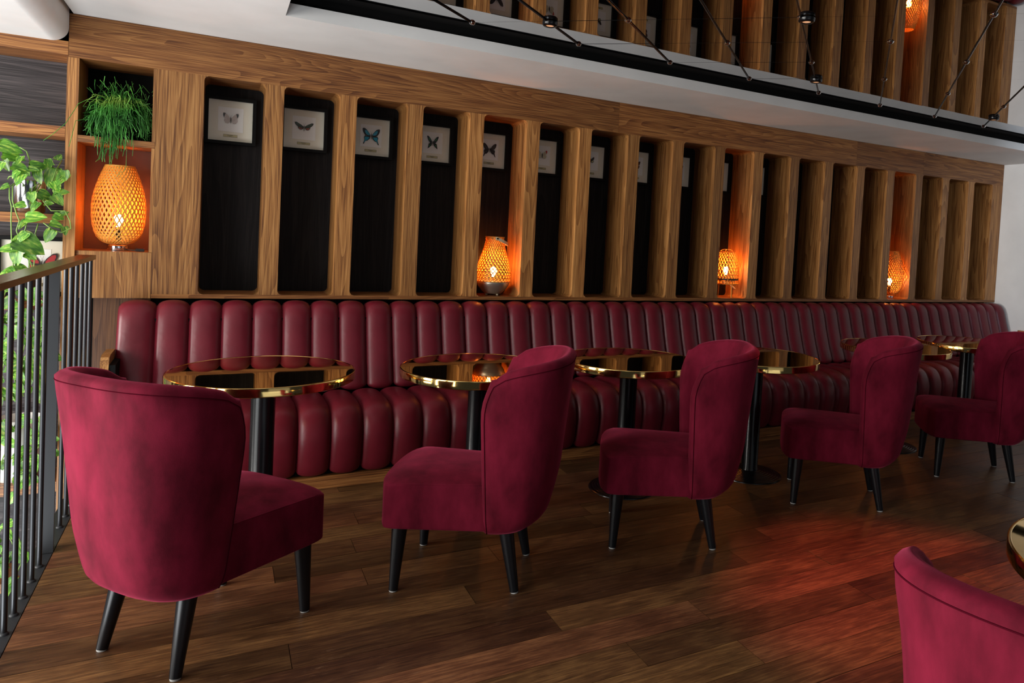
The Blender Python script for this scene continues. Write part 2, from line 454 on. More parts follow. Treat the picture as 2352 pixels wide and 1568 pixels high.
# walls
m = MB(); m.box(-2.6, XR + 0.1, 0.325, 0.40, -2.6, 2.62)
wall_rear = build(m, 'wall_rear', M_BLACK); struct(wall_rear, 'dark rear wall behind the oak panelling', 'wall')
m = MB(); m.box(XR, XR + 0.12, -5.3, 0.325, -0.3, 2.62)
wall_right = build(m, 'wall_right', M_WHITE); struct(wall_right, 'white plastered wall at the right end of the panelling', 'wall')
tr = part_box('trim_1', M_OAKY, None, XR - 0.035, XR - 0.001, -5.2, -0.30, 0.66, 0.695, 0.004); struct(tr, 'narrow oak ledge along the white right wall', 'trim')
# ceiling ring around the mirror recess
RX0, RX1, RY1, RY0 = 0.255, 6.56, -0.735, -4.75
m = MB()
m.box(-0.705, XR, RY1, 0.0, ZT + 0.001, 2.527)
m.box(-0.705, RX0, -5.3, RY1, ZT + 0.001, 2.527)
m.box(RX1, XR, -5.3, RY1, ZT + 0.001, 2.527)
m.box(RX0, RX1, -5.3, RY0, ZT + 0.001, 2.527)
ceiling = build(m, 'ceiling', M_WHITE); struct(ceiling, 'white plaster ceiling around the mirrored recess', 'ceiling')
m = MB()
m.box(RX0 - 0.1, RX1 + 0.1, RY0 - 0.1, RY1 + 0.1, 2.577, 2.60)
m.box(-0.705, XR, RY1 + 0.03, 0.325, 2.528, 2.60)
m.box(-0.705, RX0 - 0.02, -5.3, 0.0, 2.528, 2.60)
m.box(RX1 + 0.02, XR, -5.3, 0.0, 2.528, 2.60)
m.box(RX0, RX1, RY1 + 0.012, RY1 + 0.03, 2.52, 2.58)
build(m, 'ceiling_void_lining', M_BLACK, ceiling)
# bulkhead over the stairs: rounded lower right edge
R = 0.075; xb = -0.722; zb = 2.306
pl_ = [(-2.6, 2.62), (-2.6, zb)] + [(xb - R + R * sin(t), zb + R - R * cos(t)) for t in [i * pi / 2 / 10 for i in range(11)]] + [(xb, 2.62)]
m = MB(); m.prism(pl_, -4.2, -0.001)
bulk = build(m, 'ceiling_bulkhead', M_WHITE, smooth=40); struct(bulk, 'white rounded bulkhead over the stairwell', 'bulkhead')

# mirrored ceiling panels
ZM = 2.5725
mir = thing('mirrored_ceiling', 'mirrored ceiling of diamond-shaped panels set in the white recess', 'mirror', (3.4, -2.7, ZM))
def clip(poly, f):
    out = []
    for i in range(len(poly)):
        a, b = poly[i], poly[(i + 1) % len(poly)]
        fa, fb = f(a), f(b)
        if fa >= 0: out.append(a)
        if (fa >= 0) != (fb >= 0):
            t = fa / (fa - fb); out.append((a[0] + (b[0] - a[0]) * t, a[1] + (b[1] - a[1]) * t))
    return out
MX0, MX1, MY1, MY0 = 0.40, 6.45, -0.845, -4.65
A, B = 0.3244, 0.2935
tilt = {}
for j in range(0, 14):
    for k in range(-2, 11):
        # diamond whose top vertex is at lattice row j-1
        cx = 1.17 + 0.6488 * k + (0 if j % 2 else A); cy = -0.872 - B * j
        s = 0.9915
        poly = [(cx - A * s, cy), (cx, cy - B * s), (cx + A * s, cy), (cx, cy + B * s)]
        for f in (lambda p: p[0] - MX0, lambda p: MX1 - p[0], lambda p: MY1 - p[1], lambda p: p[1] - MY0):
            poly = clip(poly, f) if poly else poly
        if len(poly) < 3: continue
        # strips along one diagonal hang at slightly different angles
        key = round((cx / A - cy / B))
        if key not in tilt:
            tilt[key] = (random.uniform(-0.004, 0.004), random.uniform(-0.003, 0.003))
        ta, tb = tilt[key]
        m = MB(); n = len(poly)
        zf = lambda p: (p[0] - cx) * ta + (p[1] - cy) * tb
        vs = [(p[0] - cx, p[1] - cy, zf(p)) for p in poly] + [(p[0] - cx, p[1] - cy, 0.0035) for p in poly]
        m.add(vs, [tuple(reversed(range(n))), tuple(range(n, 2 * n))] + [(i, (i + 1) % n, n + (i + 1) % n, n + i) for i in range(n)])
        m.mi = [0, 1] + [1] * n
        o = build(m, 'mirror_panel', [M_MIRROR, M_BLACK], mir, (cx - 3.4, cy + 2.7, 0))
fix_me = None
md = MB(); md.lathe([(0.0, -0.012), (0.010, -0.012), (0.013, -0.009), (0.017, -0.004), (0.019, 0.0)], 16); 
fix_me = md.mesh('fixing_disc', M_CHROME, smooth=50)
for j in range(0, 13, 2):
    for k in range(-1, 9):
        x = 1.17 + 0.6488 * k; y = -0.872 - B * j
        if MX0 < x < MX1: link('fixing_disc', fix_me, mir, (x - 3.4, y + 2.7, -0.001))
for k in range(-6, 10):
    x0 = 1.17 + 0.6488 * k; 
    # from row 0 down-left to far row: direction (-A, -B)
    t0, t1 = 0, 13
    pts = [(x0 - A * t, -0.872 - B * t) for t in (0, 12.8)]
    # clip to X range
    (xa, ya), (xb_, yb) = pts
    def at(x): return ya + (x - xa) * (yb - ya) / (xb_ - xa)
    if xa > MX1: ya, xa = at(MX1), MX1
    if xb_ < MX0: yb_ = at(MX0); yb, xb_ = yb_, MX0
    if xa <= xb_: continue
    m = MB(); m.tube([(xa - 3.4, ya + 2.7, -0.004), (xb_ - 3.4, yb + 2.7, -0.004)], 0.0042, 6)
    build(m, 'seam_cable', M_BLACKMETAL, mir, smooth=60)
md = MB(); md.lathe([(0.022, -0.020), (0.034, -0.020), (0.040, -0.014), (0.041, 0.0), (0.020, 0.0)], 28, cap=False)
ring_me = md.mesh('ring', M_BLACKMETAL, smooth=50)
md = MB(); md.lathe([(0.0, -0.012), (0.012, -0.0125), (0.022, -0.016)], 20, cap=False)
lens_me = md.mesh('lens', flat('spot_lens', (0.5, 0.4, 0.35), 0.2, 0.3, 0.5, (1.0, 0.45, 0.2), 0.6), smooth=60)
DL = [(1.507, -1.163, 'round black downlight nearest the left end of the mirrored ceiling'),
      (2.493, -2.060, 'round black downlight in the mirror beside the top edge of the photo'),
      (3.448, -1.166, 'round black downlight in the mirror halfway along the panelling'),
      (5.400, -1.166, 'round black downlight in the mirror near the white right wall')]
for x, y, lab in DL:
    t = thing('ceiling_downlight', lab, 'downlight', (x, y, ZM - 0.004), group='downlights in the mirrored ceiling')
    link('trim_ring', ring_me, t); link('lens', lens_me, t)
spot('downlight_beam', (2.493, -2.060, 2.545), (2.62, -2.82, 0), 210, (1.0, 0.06, 0.04), 43, 0.8, 0.02)
spot('downlight_beam', (3.448, -1.166, 2.545), (3.55, -1.35, 0), 3, (1.0, 0.14, 0.08), 60, 0.7, 0.02)
spot('downlight_beam', (5.400, -1.166, 2.545), (5.2, -1.2, 0), 16, (1.0, 0.38, 0.14), 55, 0.7, 0.02)
spot('downlight_beam', (1.507, -1.163, 2.545), (1.3, -1.6, 0), 5, (1.0, 0.35, 0.18), 70, 0.8, 0.02)

# ================================================================== OAK PANELLING WITH NICHES
unit = thing('niche_panelling', 'long oak wall panelling with a row of tall dark-backed niches above the banquette', 'panelling', (3.35, 0, ZB))
hx = [-0.722, 2.60, 5.15, 6.10, XR - 0.002]
for a, b in zip(hx[:-1], hx[1:]):
    part_box('header_board', M_OAKX, unit, a + 0.0006, b - 0.0006, 0.0, DEP, NT, ZT, 0.004)
part_box('bottom_rail', M_OAKX, unit, -0.33 + 0.001, XR - 0.002, 0.0, DEP, ZB, NB, 0.003)
def upright(x0, x1, z0, z1, r0=0.028, r1=0.028, left=True, right=True):
    """stile with concave fillets where it meets the rails"""
    cx, cz = (x0 + x1) / 2, (z0 + z1) / 2; p = []
    K = 5
    def arc(cxx, czz, a0, a1):
        for i in range(K + 1):
            a = a0 + (a1 - a0) * i / K
            p.append((cxx + r0 * cos(a) - cx, czz + r0 * sin(a) - cz))
    if left:
        arc(x0 - r0, z0 + r0, -pi / 2, 0)     # bottom left flare
        # go up the left side later (polygon is ccw: bottom-left .. bottom-right .. top-right .. top-left)
    else:
        p.append((x0 - cx, z0 - cz))
    L_ = p[:] ; p.clear()
    if right: arc(x1 + r0, z0 + r0, pi, 3 * pi / 2)
    else: p.append((x1 - cx, z0 - cz))
    BR = p[:]; p.clear()
    if right: arc(x1 + r0, z1 - r0, pi / 2, pi)
    else: p.append((x1 - cx, z1 - cz))
    TR = p[:]; p.clear()
    if left: arc(x0 - r0, z1 - r0, 0, pi / 2)
    else: p.append((x0 - cx, z1 - cz))
    TL = p[:]; p.clear()
    poly = list(L_[:1]) + list(reversed(BR)) + list(reversed(TR)) + list(reversed(TL)) + list(reversed(L_[1:]))
    m = MB(); m.prism(poly, -DEP / 2, DEP / 2)
    o = build(m, 'upright', M_OAKZ, unit, bevel=0.003, seg=2, smooth=35)
    o.location = (cx - 3.35, DEP / 2, cz - ZB)
    return o
upright(-0.33, X0, NB, NT, left=False)
for k in range(18):
    a = X0 + PIT * k + OPEN; b = X0 + PIT * (k + 1) if k < 17 else XR - 0.002
    upright(a, b, NB, NT, right=(k < 17))
for k in range(18):
    a = X0 + PIT * k
    part_box('back_panel', M_DARKZ, unit, a - 0.03, a + OPEN + 0.03, DEP + 0.001, DEP + 0.016, NB - 0.01, NT + 0.01)
# plant niche over lamp niche at the left end
part_box('shelf', M_OAKX, unit, -0.674, -0.331, 0.0, DEP, 1.794, 1.829, 0.004)
part_box('niche_lining', M_BLACK, unit, -0.674, -0.331, DEP + 0.001, DEP + 0.016, 1.830, NT + 0.01)
part_box('niche_lining', M_LINING, unit, -0.674, -0.331, DEP - 0.02, DEP + 0.016, 1.20, 1.793)
part_box('niche_side', M_OAKZ, unit, -0.345, -0.3305, 0.0, DEP, 1.829, NT - 0.001, 0.003)
part_box('niche_side', M_OAKZ, unit, -0.345, -0.3305, 0.0, DEP, 1.216, 1.793, 0.003)
part_box('apron_panel', wood('cathedral_oak', 2, OD, OM, OL, fig=1.5), unit, -0.660, -0.3305, -0.001, 0.022, ZB, 1.214, 0.003)
part_box('niche_floor', M_OAKX, unit, -0.674, -0.331, 0.023, DEP, 1.185, 1.215, 0.002)
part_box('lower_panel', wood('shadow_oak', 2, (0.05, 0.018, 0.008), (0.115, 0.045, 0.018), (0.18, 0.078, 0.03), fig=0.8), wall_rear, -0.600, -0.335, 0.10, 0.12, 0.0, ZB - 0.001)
part_box('recess_lining', M_BLACK, wall_rear, -0.66, XR - 0.003, 0.122, 0.13, -0.02, ZB - 0.001)

# shelving that carries on to the left, over the stairwell
sh = thing('stairwell_shelving', 'oak shelving with charcoal back panels rising through the stairwell behind the railing', 'shelving', (-1.5, 0, -1.6))
part_box('header_board', M_OAKX, sh, -2.55, -0.723, 0.0, DEP, 2.24, 2.312, 0.004)
part_box('post', M_OAKZ, sh, -0.7265, -0.675, 0.0, DEP, -1.6, NT - 0.001, 0.004)
for z0, z1 in ((1.812, 1.865), (1.352, 1.401), (0.895, 0.945), (-0.085, -0.03), (-0.60, -0.55)):
    part_box('shelf', M_OAKX, sh, -2.55, -0.7275, 0.0, DEP, z0, z1, 0.004)
zz = [(-1.6, -0.6), (-0.55, -0.085), (-0.03, 0.895), (0.945, 1.352), (1.401, 1.812), (1.865, 2.24)]
for z0, z1 in zz:
    part_box('back_panel', M_DARKX, sh, -2.55, -0.7275, DEP - 0.02, DEP, z0 + 0.001, z1 - 0.001)

# ================================================================== RAILING
XRAIL = -0.592
rail = thing('stair_railing', 'dark steel baluster railing with a slim wooden handrail beside the stairwell', 'railing', (XRAIL, -1.4, 0))
part_box('base_plate', M_STEELFLAT, rail, -0.640, -0.5705, -4.4, 0.0, -0.25, -0.002, 0.003)
m = MB(); m.box(-0.036, 0.036, -1.45, 1.20, -0.011, 0.011)
o = build(m, 'handrail', M_RAILW, rail, (0, 0, 1.192), bevel=0.004, smooth=40)
bm_ = MB(); bm_.tube([(0, 0, -0.001), (0, 0, 1.184)], 0.0088, 14); bal_me = bm_.mesh('baluster', M_STEEL, smooth=60)
wm_ = MB(); wm_.lathe([(0.0145, 0.0), (0.0135, 0.004), (0.0095, 0.008)], 14); weld_me = wm_.mesh('weld_collar', M_STEELFLAT, smooth=60)
yb_ = [-0.085, -0.216, -0.349, -0.493, -0.639, -0.775] + [-1.190 - 0.1325 * i for i in range(12)]
for y in yb_:
    b = link('baluster', bal_me, rail, (0, y + 1.4, 0)); link('weld_collar', weld_me, b, (0, 0, -0.0015))
part_box('post', M_STEELFLAT, rail, -0.616, -0.568, -1.065, -1.055, 0.0, 1.184, 0.001)
part_box('post_web', M_STEELFLAT, rail, -0.597, -0.587, -1.053, -0.995, 0.0, 1.184, 0.001)

# ================================================================== BANQUETTE
ben = thing('banquette', 'long channel-tufted oxblood leather banquette under the niches', 'banquette', (3.4, -0.35, 0))
def channel(path, w, bulge, nu=10, end_round=0.0):
    """one stuffed leather channel: path in (y,z), bulging along the path normal"""
    P = [Vector((p[0], p[1])) for p in path]
    # resample smooth
    Q = []
    n = len(P)
    for i in range(n - 1):
        p0 = P[max(i - 1, 0)]; p1 = P[i]; p2 = P[i + 1]; p3 = P[min(i + 2, n - 1)]
        for t in (0, 0.34, 0.67):
            Q.append(0.5 * ((2 * p1) + (-p0 + p2) * t + (2 * p0 - 5 * p1 + 4 * p2 - p3) * t * t + (-p0 + 3 * p1 - 3 * p2 + p3) * t ** 3))
    Q.append(P[-1])
    m = MB(); vs = []; nv = len(Q)
    for i, q in enumerate(Q):
        d = (Q[min(i + 1, nv - 1)] - Q[max(i - 1, 0)]).normalized(); nn = Vector((-d.y, d.x))
        for k in range(nu + 1):
            u = -1 + 2 * k / nu
            u = sin(u * pi / 2) * 0.35 + u * 0.65
            h = bulge * (1 - (1 - abs(u) ** 2.4) ** 0.62)
            e = min(i, nv - 1 - i) / 3.0
            h2 = h + (bulge * 0.5 * (1 - min(1, e)) ** 2)
            q2 = q + nn * h2
            vs.append((u * w / 2 * 1.0, q2.x, q2.y))
    fs = []
    for i in range(nv - 1):
        for k in range(nu):
            a = i * (nu + 1) + k
            fs.append((a, a + 1, a + nu + 2, a + nu + 1))
    m.add(vs, fs)
    return m
back_path = [(0.045, 0.880), (0.035, 0.925), (-0.005, 0.950), (-0.06, 0.955), (-0.11, 0.938), (-0.145, 0.895), (-0.165, 0.84), (-0.187, 0.76), (-0.215, 0.67), (-0.25, 0.57), (-0.278, 0.50), (-0.285, 0.462), (-0.27, 0.44), (-0.24, 0.43)]
back_path = [(y, z) for y, z in back_path]
seat_path = [(-0.23, 0.40), (-0.25, 0.435), (-0.30, 0.452), (-0.42, 0.458), (-0.54, 0.462), (-0.63, 0.452), (-0.69, 0.425), (-0.730, 0.37), (-0.748, 0.30), (-0.745, 0.22), (-0.728, 0.14), (-0.705, 0.09), (-0.68, 0.074), (-0.65, 0.072)]
wb = (XR - 0.02 + 0.294) / 49
cb = channel(back_path, wb, 0.034)
# normals of the path point the wrong way when the path runs down the front, so flip the bulge by mirroring the order
def fixn(me):
    return me
back_me = cb.mesh('back_channel', M_LEATHER, smooth=70)
ws = (XR - 0.02 + 0.4305) / 48
seat_me = channel(seat_path, ws, 0.034).mesh('seat_channel', M_LEATHER, smooth=70)
for k in range(49):
    o = link('back_channel', back_me, ben, (-0.294 + wb * (k + 0.5) - 3.4, 0.35, 0))
# wider first channel that closes the left end
first = channel(back_path, 0.172, 0.034)
nvv = len(first.v) // 11
vs = []
for idx, (x, y, z) in enumerate(first.v):
    k = idx % 11
    vs.append((x, y, z))
first.v = vs
# side cheek
side = [first.v[i * 11] for i in range(nvv)]
cheek = [(v[0] - 0.004, v[1], v[2]) for v in side]
c0 = (side[0][0] + 0.002, 0.04, 0.60)
b0 = len(first.v)
first.v.append(c0); first.mi += [0] * 0
for i in range(nvv - 1):
    first.f.append((i * 11, b0, (i + 1) * 11)); first.mi.append(0)
o = build(first, 'back_channel', M_LEATHER, ben, (-0.294 - 0.086 - 3.4, 0.35, 0), smooth=70)
for k in range(48):
    o = link('seat_channel', seat_me, ben, (-0.4305 + ws * (k + 0.5) - 3.4, 0.35, 0))
part_box('frame', M_BLACK, ben, -0.44, XR - 0.03, -0.66, 0.03, 0.078, 0.40)
part_box('back_frame', M_BLACK, ben, -0.44, XR - 0.03, -0.13, 0.04, 0.40, 0.86)
hxp = [-0.44, 1.9, 4.4, XR - 0.03]
for a, b in zip(hxp[:-1], hxp[1:]):
    part_box('plinth_board', M_OAKX, ben, a + 0.0005, b - 0.0005, -0.685, -0.64, 0.001, 0.070, 0.002)
# oak end panel with a sloping bevelled armrest
poly = [(0.0, -0.16), (0.0, -0.41), (0.62, -0.41), (0.665, -0.402), (0.697, -0.375), (0.705, -0.34), (0.705, -0.16)]
m = MB()
n = len(poly); vs = [(-0.505, y, z) for z, y in poly] + [(-0.468, y, z) for z, y in poly]
m.add(vs, [tuple(range(n)), tuple(reversed(range(n, 2 * n)))] + [((i + 1) % n, i, n + i, n + (i + 1) % n) for i in range(n)])
build(m, 'end_panel', M_OAKZ, ben, wl(ben), bevel=0.004, smooth=35)
part_box('end_panel', M_BLACK, ben, -0.467, -0.44, -0.40, 0.03, 0.0, 0.66)

# ================================================================== TABLES
TR_ = 0.389
mt = MB(); mt.lathe([(0.20, 0.708), (TR_ - 0.006, 0.708), (TR_, 0.712), (TR_, 0.7445), (TR_ - 0.0015, 0.7485), (TR_ - 0.005, 0.7500), (TR_ - 0.008, 0.7500), (TR_ - 0.010, 0.7480)], 96, cap=False)
rim_me = mt.mesh('rim', M_BRASS, smooth=40)
mt = MB(); mt.lathe([(0.0, 0.7486), (0.2, 0.7486), (TR_ - 0.0095, 0.7486)], 96, cap=False)
mt.lathe([(0.0, 0.7075), (0.21, 0.7075)], 48, cap=False)
top_me = mt.mesh('tabletop', M_BRASSTOP, smooth=40)
mt = MB(); mt.lathe([(0.0, 0.7078), (0.11, 0.7078), (0.11, 0.700), (0.051, 0.698), (0.0505, 0.045), (0.056, 0.036), (0.056, 0.03)], 40, cap=False)
col_me = mt.mesh('column', M_BLACKMETAL, smooth=35)
prof = [(0.0, 0.036), (0.058, 0.036)]
r_ = 0.058; z_ = 0.036
for i in range(9):
    r2 = r_ + 0.0155
    prof += [(r_ + 0.004, z_ - 0.0005), (r2 - 0.005, z_ - 0.0008), (r2 - 0.001, z_ - 0.003)]
    z_ -= 0.0034; r_ = r2
    prof += [(r_ - 0.001, z_)]
prof += [(0.199, 0.004), (0.200, 0.0005)]
mt = MB(); mt.lathe(prof, 64, cap=False); base_me = mt.mesh('base', M_BLACKMETAL, smooth=35)
TB = [(0.193, -1.1596, 'round brass-topped bistro table in front of the leftmost velvet chair'),
      (1.1664, -1.277, 'round brass-topped table reflecting a glowing lamp, behind the second velvet chair from the left'),
      (2.0706, -1.2418, 'round brass-topped table whose right edge hides behind the third chair back'),
      (2.9444, -1.3155, 'round brass-topped table right of the third chair, its ringed black base in full view'),
      (4.3881, -1.1814, 'round brass-topped table partly hidden by the back of the fourth chair'),
      (5.2975, -1.1486, 'farthest round brass-topped table, beside the fifth chair near the white wall'),
      (1.93, -4.03, 'round brass-topped table cut off by the right edge, by the foreground chair back')]
for i, (x, y, lab) in enumerate(TB):
    t = thing('bistro_table', lab, 'table', (x, y, 0.0005), random.uniform(0, 6), 'round brass tables')
    link('rim', rim_me, t); link('tabletop', top_me, t); link('column', col_me, t); link('base', base_me, t)

# ================================================================== CHAIRS
def backrest_mesh():
    NTH, NV = 40, 20
    zb = 0.243
    def xb(z):   # back centre outer x
        return -0.318 - 0.062 * min(1, (z - zb) / 0.22) ** 0.7 - 0.045 * max(0, (z - 0.46)) / 0.48
    def hw(z):
        t = (z - zb) / 0.69
        return 0.218 + 0.076 * max(0, min(1, t)) ** 0.85
    def xf(z):
        return -0.120 + 0.018 * min(1, max(0, (z - 0.25) / 0.45)) - 0.045 * max(0, (z - 0.72) / 0.145) ** 2 * (1 if z < 0.865 else 0) - (0.045 if z >= 0.865 else 0)
    th_ = 0.078
    outer = []; inner = []
    for i in range(NTH + 1):
        th = -pi / 2 + pi * i / NTH
        c = abs(cos(th)); sg = 1 if th >= 0 else -1; s_ = abs(sin(th))
        row_o = []; row_i = []
        for j in range(NV + 1):
            v = (j / NV) ** 1.3
            e = 2 / 2.5
            sx = c ** e if c > 1e-9 else 0
            ztop = 0.858 + 0.080 * min(1, sx) ** 0.5 if sx > 0 else 0.858
            ztop -= 0.004
            z = zb + (ztop - zb) * v
            # bottom tucks under
            L = xf(z) - xb(z)
            tuck = max(0, 1 - (z - zb) / 0.075)
            k = 1 - 0.20 * tuck ** 2.2
            x = xf(z) - L * sx * k
            y = hw(z) * sg * s_ ** (2 / 2.9) * (1 - 0.07 * tuck ** 2.2)
            row_o.append(Vector((x, y, z)))
            # inner surface
            tt = th_ * (1 - 0.35 * max(0, (v - 0.85) / 0.15))
            if z < 0.5: tt = th_ + 0.02 * (0.5 - z) / 0.25
            xi = xf(z) - max(0, (L - tt)) * sx * 0.985 
            yi = max(0.02, hw(z) - tt * 0.80) * sg * s_ ** (2 / 2.6)
            row_i.append(Vector((xi, yi, z)))
        outer.append(row_o); inner.append(row_i)
    m = MB(); idx = {}
    def put(key, p):
        idx[key] = len(m.v); m.v.append(tuple(p)); return idx[key]
    for i in range(NTH + 1):
        for j in range(NV + 1):
            put(('o', i, j), outer[i][j]); put(('i', i, j), inner[i][j])
    # rounded rims: mid points pushed out
    for i in range(NTH + 1):
        o_, n_ = outer[i][NV], inner[i][NV]
        mid = (o_ + n_) / 2; mid.z += 0.018; put(('t', i), mid)
        q1 = o_ * 0.8 + n_ * 0.2; q1.z += 0.011; put(('t1', i), q1)
        q2 = o_ * 0.2 + n_ * 0.8; q2.z += 0.011; put(('t2', i), q2)
    for side, i in (('a', 0), ('b', NTH)):
        for j in range(NV + 1):
            o_, n_ = outer[i][j], inner[i][j]
            for nm, wgt, out in (('1', 0.2, 0.011), ('2', 0.5, 0.018), ('3', 0.8, 0.011)):
                q = o_ * (1 - wgt) + n_ * wgt; q.x += out
                if j == NV: q.z += out * 0.7
                put((side + nm, j), q)
    F = m.f
    for i in range(NTH):
        for j in range(NV):
            F.append((idx['o', i, j], idx['o', i + 1, j], idx['o', i + 1, j + 1], idx['o', i, j + 1]))
            F.append((idx['i', i, j + 1], idx['i', i + 1, j + 1], idx['i', i + 1, j], idx['i', i, j]))
        for a, b in ((('o', NV), 't1'), ('t1', 't'), ('t', 't2'), ('t2', ('i', NV))):
            ga = (lambda ii: idx[a[0], ii, a[1]]) if isinstance(a, tuple) else (lambda ii: idx[a, ii])
            gb = (lambda ii: idx[b[0], ii, b[1]]) if isinstance(b, tuple) else (lambda ii: idx[b, ii])
            F.append((ga(i), ga(i + 1), gb(i + 1), gb(i)))
        F.append((idx['o', i + 1, 0], idx['o', i, 0], idx['i', i, 0], idx['i', i + 1, 0]))
    for side, i in (('a', 0), ('b', NTH)):
        seq = [('o', i), side + '1', side + '2', side + '3', ('i', i)]
        g = lambda s, j: idx[s[0], s[1], j] if isinstance(s, tuple) else idx[s, j]
        for a, b in zip(seq[:-1], seq[1:]):
            for j in range(NV):
                F.append((g(a, j), g(a, j + 1), g(b, j + 1), g(b, j)))
        # top cap between end rim and top rim
        F.append((g(seq[0], NV), idx['t1', i], idx[side + '1', NV]))
        F.append((idx['t1', i], idx['t', i], idx[side + '2', NV], idx[side + '1', NV]))
        F.append((idx['t', i], idx['t2', i], idx[side + '3', NV], idx[side + '2', NV]))
        F.append((idx['t2', i], g(seq[4], NV), idx[side + '3', NV]))
        F.append(tuple(g(s, 0) for s in seq))
    m.mi = [0] * len(m.f)
    seam = [outer[i][NV] + Vector((0, 0, -0.012)) for i in range(1, NTH)]
    return m, outer, seam

def chair_meshes():
    mb, outer, _ = backrest_mesh()
    back = mb.mesh('backrest', M_VELVET, smooth=180)
    NV = len(outer[0]) - 1
    # seam that runs just below the top edge and down the front of each wing
    pts = []
    NTH = len(outer) - 1
    for i in range(0, NTH + 1):
        a, b = outer[i][NV], outer[i][NV - 1]
        p = a * 0.75 + b * 0.25
        c = Vector((-0.2, 0, p.z)); d = (p - c).normalized()
        pts.append(p + d * 0.0005)
    left = [outer[0][j] + Vector((-0.001, -0.0005, 0)) for j in range(0, NV)]
    right = [outer[NTH][j] + Vector((-0.001, 0.0005, 0)) for j in range(NV - 1, -1, -1)]
    m = MB(); m.tube(left + pts + right, 0.0016, 5); seam = m.mesh('piping', M_PIPING, smooth=180)
    # seat
    NX, NY = 16, 14; m = MB(); top = {}; bot = {}
    def P(i, j, tz):
        u = i / NX; v = -1 + 2 * j / NY
        x0, x1 = -0.25, 0.315
        hw = 0.250 if u > 0.99 else 0.180 + (0.250 - 0.180) * min(1, u / 0.36) ** 0.8
        x = x0 + (x1 - x0) * u
        if u < 0.24:
            hw = 0.165 + 0.045 * (u / 0.24) ** 0.7
        else:
            hw = 0.210 + 0.049 * (u - 0.24) / 0.76
        # rounded front corners
        av = abs(v)
        if u > 0.85:
            x -= 0.030 * av ** 4 * (u - 0.85) / 0.15
            hw -= 0.012 * ((u - 0.85) / 0.15) ** 2
        x -= 0.010 * av ** 2 * u
        y = hw * v
        if tz:
            z = 0.440 + 0.028 * (1 - av ** 3.2) * (1 - abs(2 * u - 1.0) ** 6 * (1 if u > 0.5 else 0)) 
            if u > 0.8: z -= 0.006 * ((u - 0.8) / 0.2) ** 2
        else:
            z = 0.250 + 0.014 * u
            x = x0 + (x - x0) * 1.0
        return (x, y, z)
    for tz in (1, 0):
        for i in range(NX + 1):
            for j in range(NY + 1):
                (top if tz else bot)[i, j] = len(m.v); m.v.append(P(i, j, tz))
    for i in range(NX):
        for j in range(NY):
            m.f.append((top[i, j], top[i + 1, j], top[i + 1, j + 1], top[i, j + 1]))
            m.f.append((bot[i, j + 1], bot[i + 1, j + 1], bot[i + 1, j], bot[i, j]))
    ring = [(i, 0) for i in range(NX)] + [(NX, j) for j in range(NY)] + [(i, NY) for i in range(NX, 0, -1)] + [(0, j) for j in range(NY, 0, -1)]
    for a, b in zip(ring, ring[1:] + ring[:1]):
        m.f.append((bot[a], bot[b], top[b], top[a]))
    m.mi = [0] * len(m.f)
    bm = bmesh.new(); vv = [bm.verts.new(p) for p in m.v]
    for f in m.f: bm.faces.new([vv[i] for i in f])
    bmesh.ops.recalc_face_normals(bm, faces=bm.faces)
    es = [e for e in bm.edges if e.calc_face_angle(0) > radians(42)]
    bmesh.ops.bevel(bm, geom=es, offset=0.009, segments=3, profile=0.6, affect='EDGES', clamp_overlap=True)
    seat = bpy.data.meshes.new('seat'); bm.to_mesh(seat); bm.free(); seat.materials.append(M_VELVET)
    for p in seat.polygons: p.use_smooth = True
    pip = [m.v[top[i, 0]] for i in range(4, NX)] + [m.v[top[NX, j]] for j in range(NY)] + [m.v[top[i, NY]] for i in range(NX, 3, -1)]
    pip = [(p[0] * 1.0 + (0.0 if abs(p[0]) < 0.28 else -0.004), p[1] * 0.988, p[2] - 0.0015) for p in pip]
    # smooth the corners
    for _ in range(2):
        pip = [pip[0]] + [tuple((a[k] + 2 * b[k] + c[k]) / 4 for k in range(3)) for a, b, c in zip(pip, pip[1:], pip[2:])] + [pip[-1]]
    m2 = MB(); m2.tube(pip, 0.0030, 6); spip = m2.mesh('piping', M_VELVET, smooth=180)
    # legs
    legs = []
    for sx in (1, -1):
        for sy in (1, -1):
            if sx > 0: b, t = (0.235, 0.212 * sy, 0.006), (0.222, 0.200 * sy, 0.285)
            else: b, t = (-0.237, 0.172 * sy, 0.006), (-0.182, 0.150 * sy, 0.285)
            m3 = MB(); n = 5
            m3.tube([tuple(b[k] + (t[k] - b[k]) * i / n for k in range(3)) for i in range(n + 1)], [0.0175 + 0.0145 * i / n for i in range(n + 1)], 22)
            g = MB(); g.lathe([(0.0, -0.0055), (0.015, -0.0055), (0.016, -0.003), (0.016, 0.001)], 16, c=b)
            legs.append((m3.mesh('leg', M_LEG, smooth=50), g.mesh('glide', M_GLIDE, smooth=50)))
    return back, seam, seat, spip, legs
BACK, SEAM, SEAT, SPIP, LEGS = chair_meshes()
def make_chair(lab, x, y, a):
    t = thing('velvet_chair', lab, 'chair', (x, y, 0), radians(a), 'crimson velvet chairs')
    b = link('backrest', BACK, t); link('piping', SEAM, b)
    s = link('seat', SEAT, t); link('piping', SPIP, s)
    for lm, gm in LEGS:
        l = link('leg', lm, t); link('glide', gm, l)
    return t
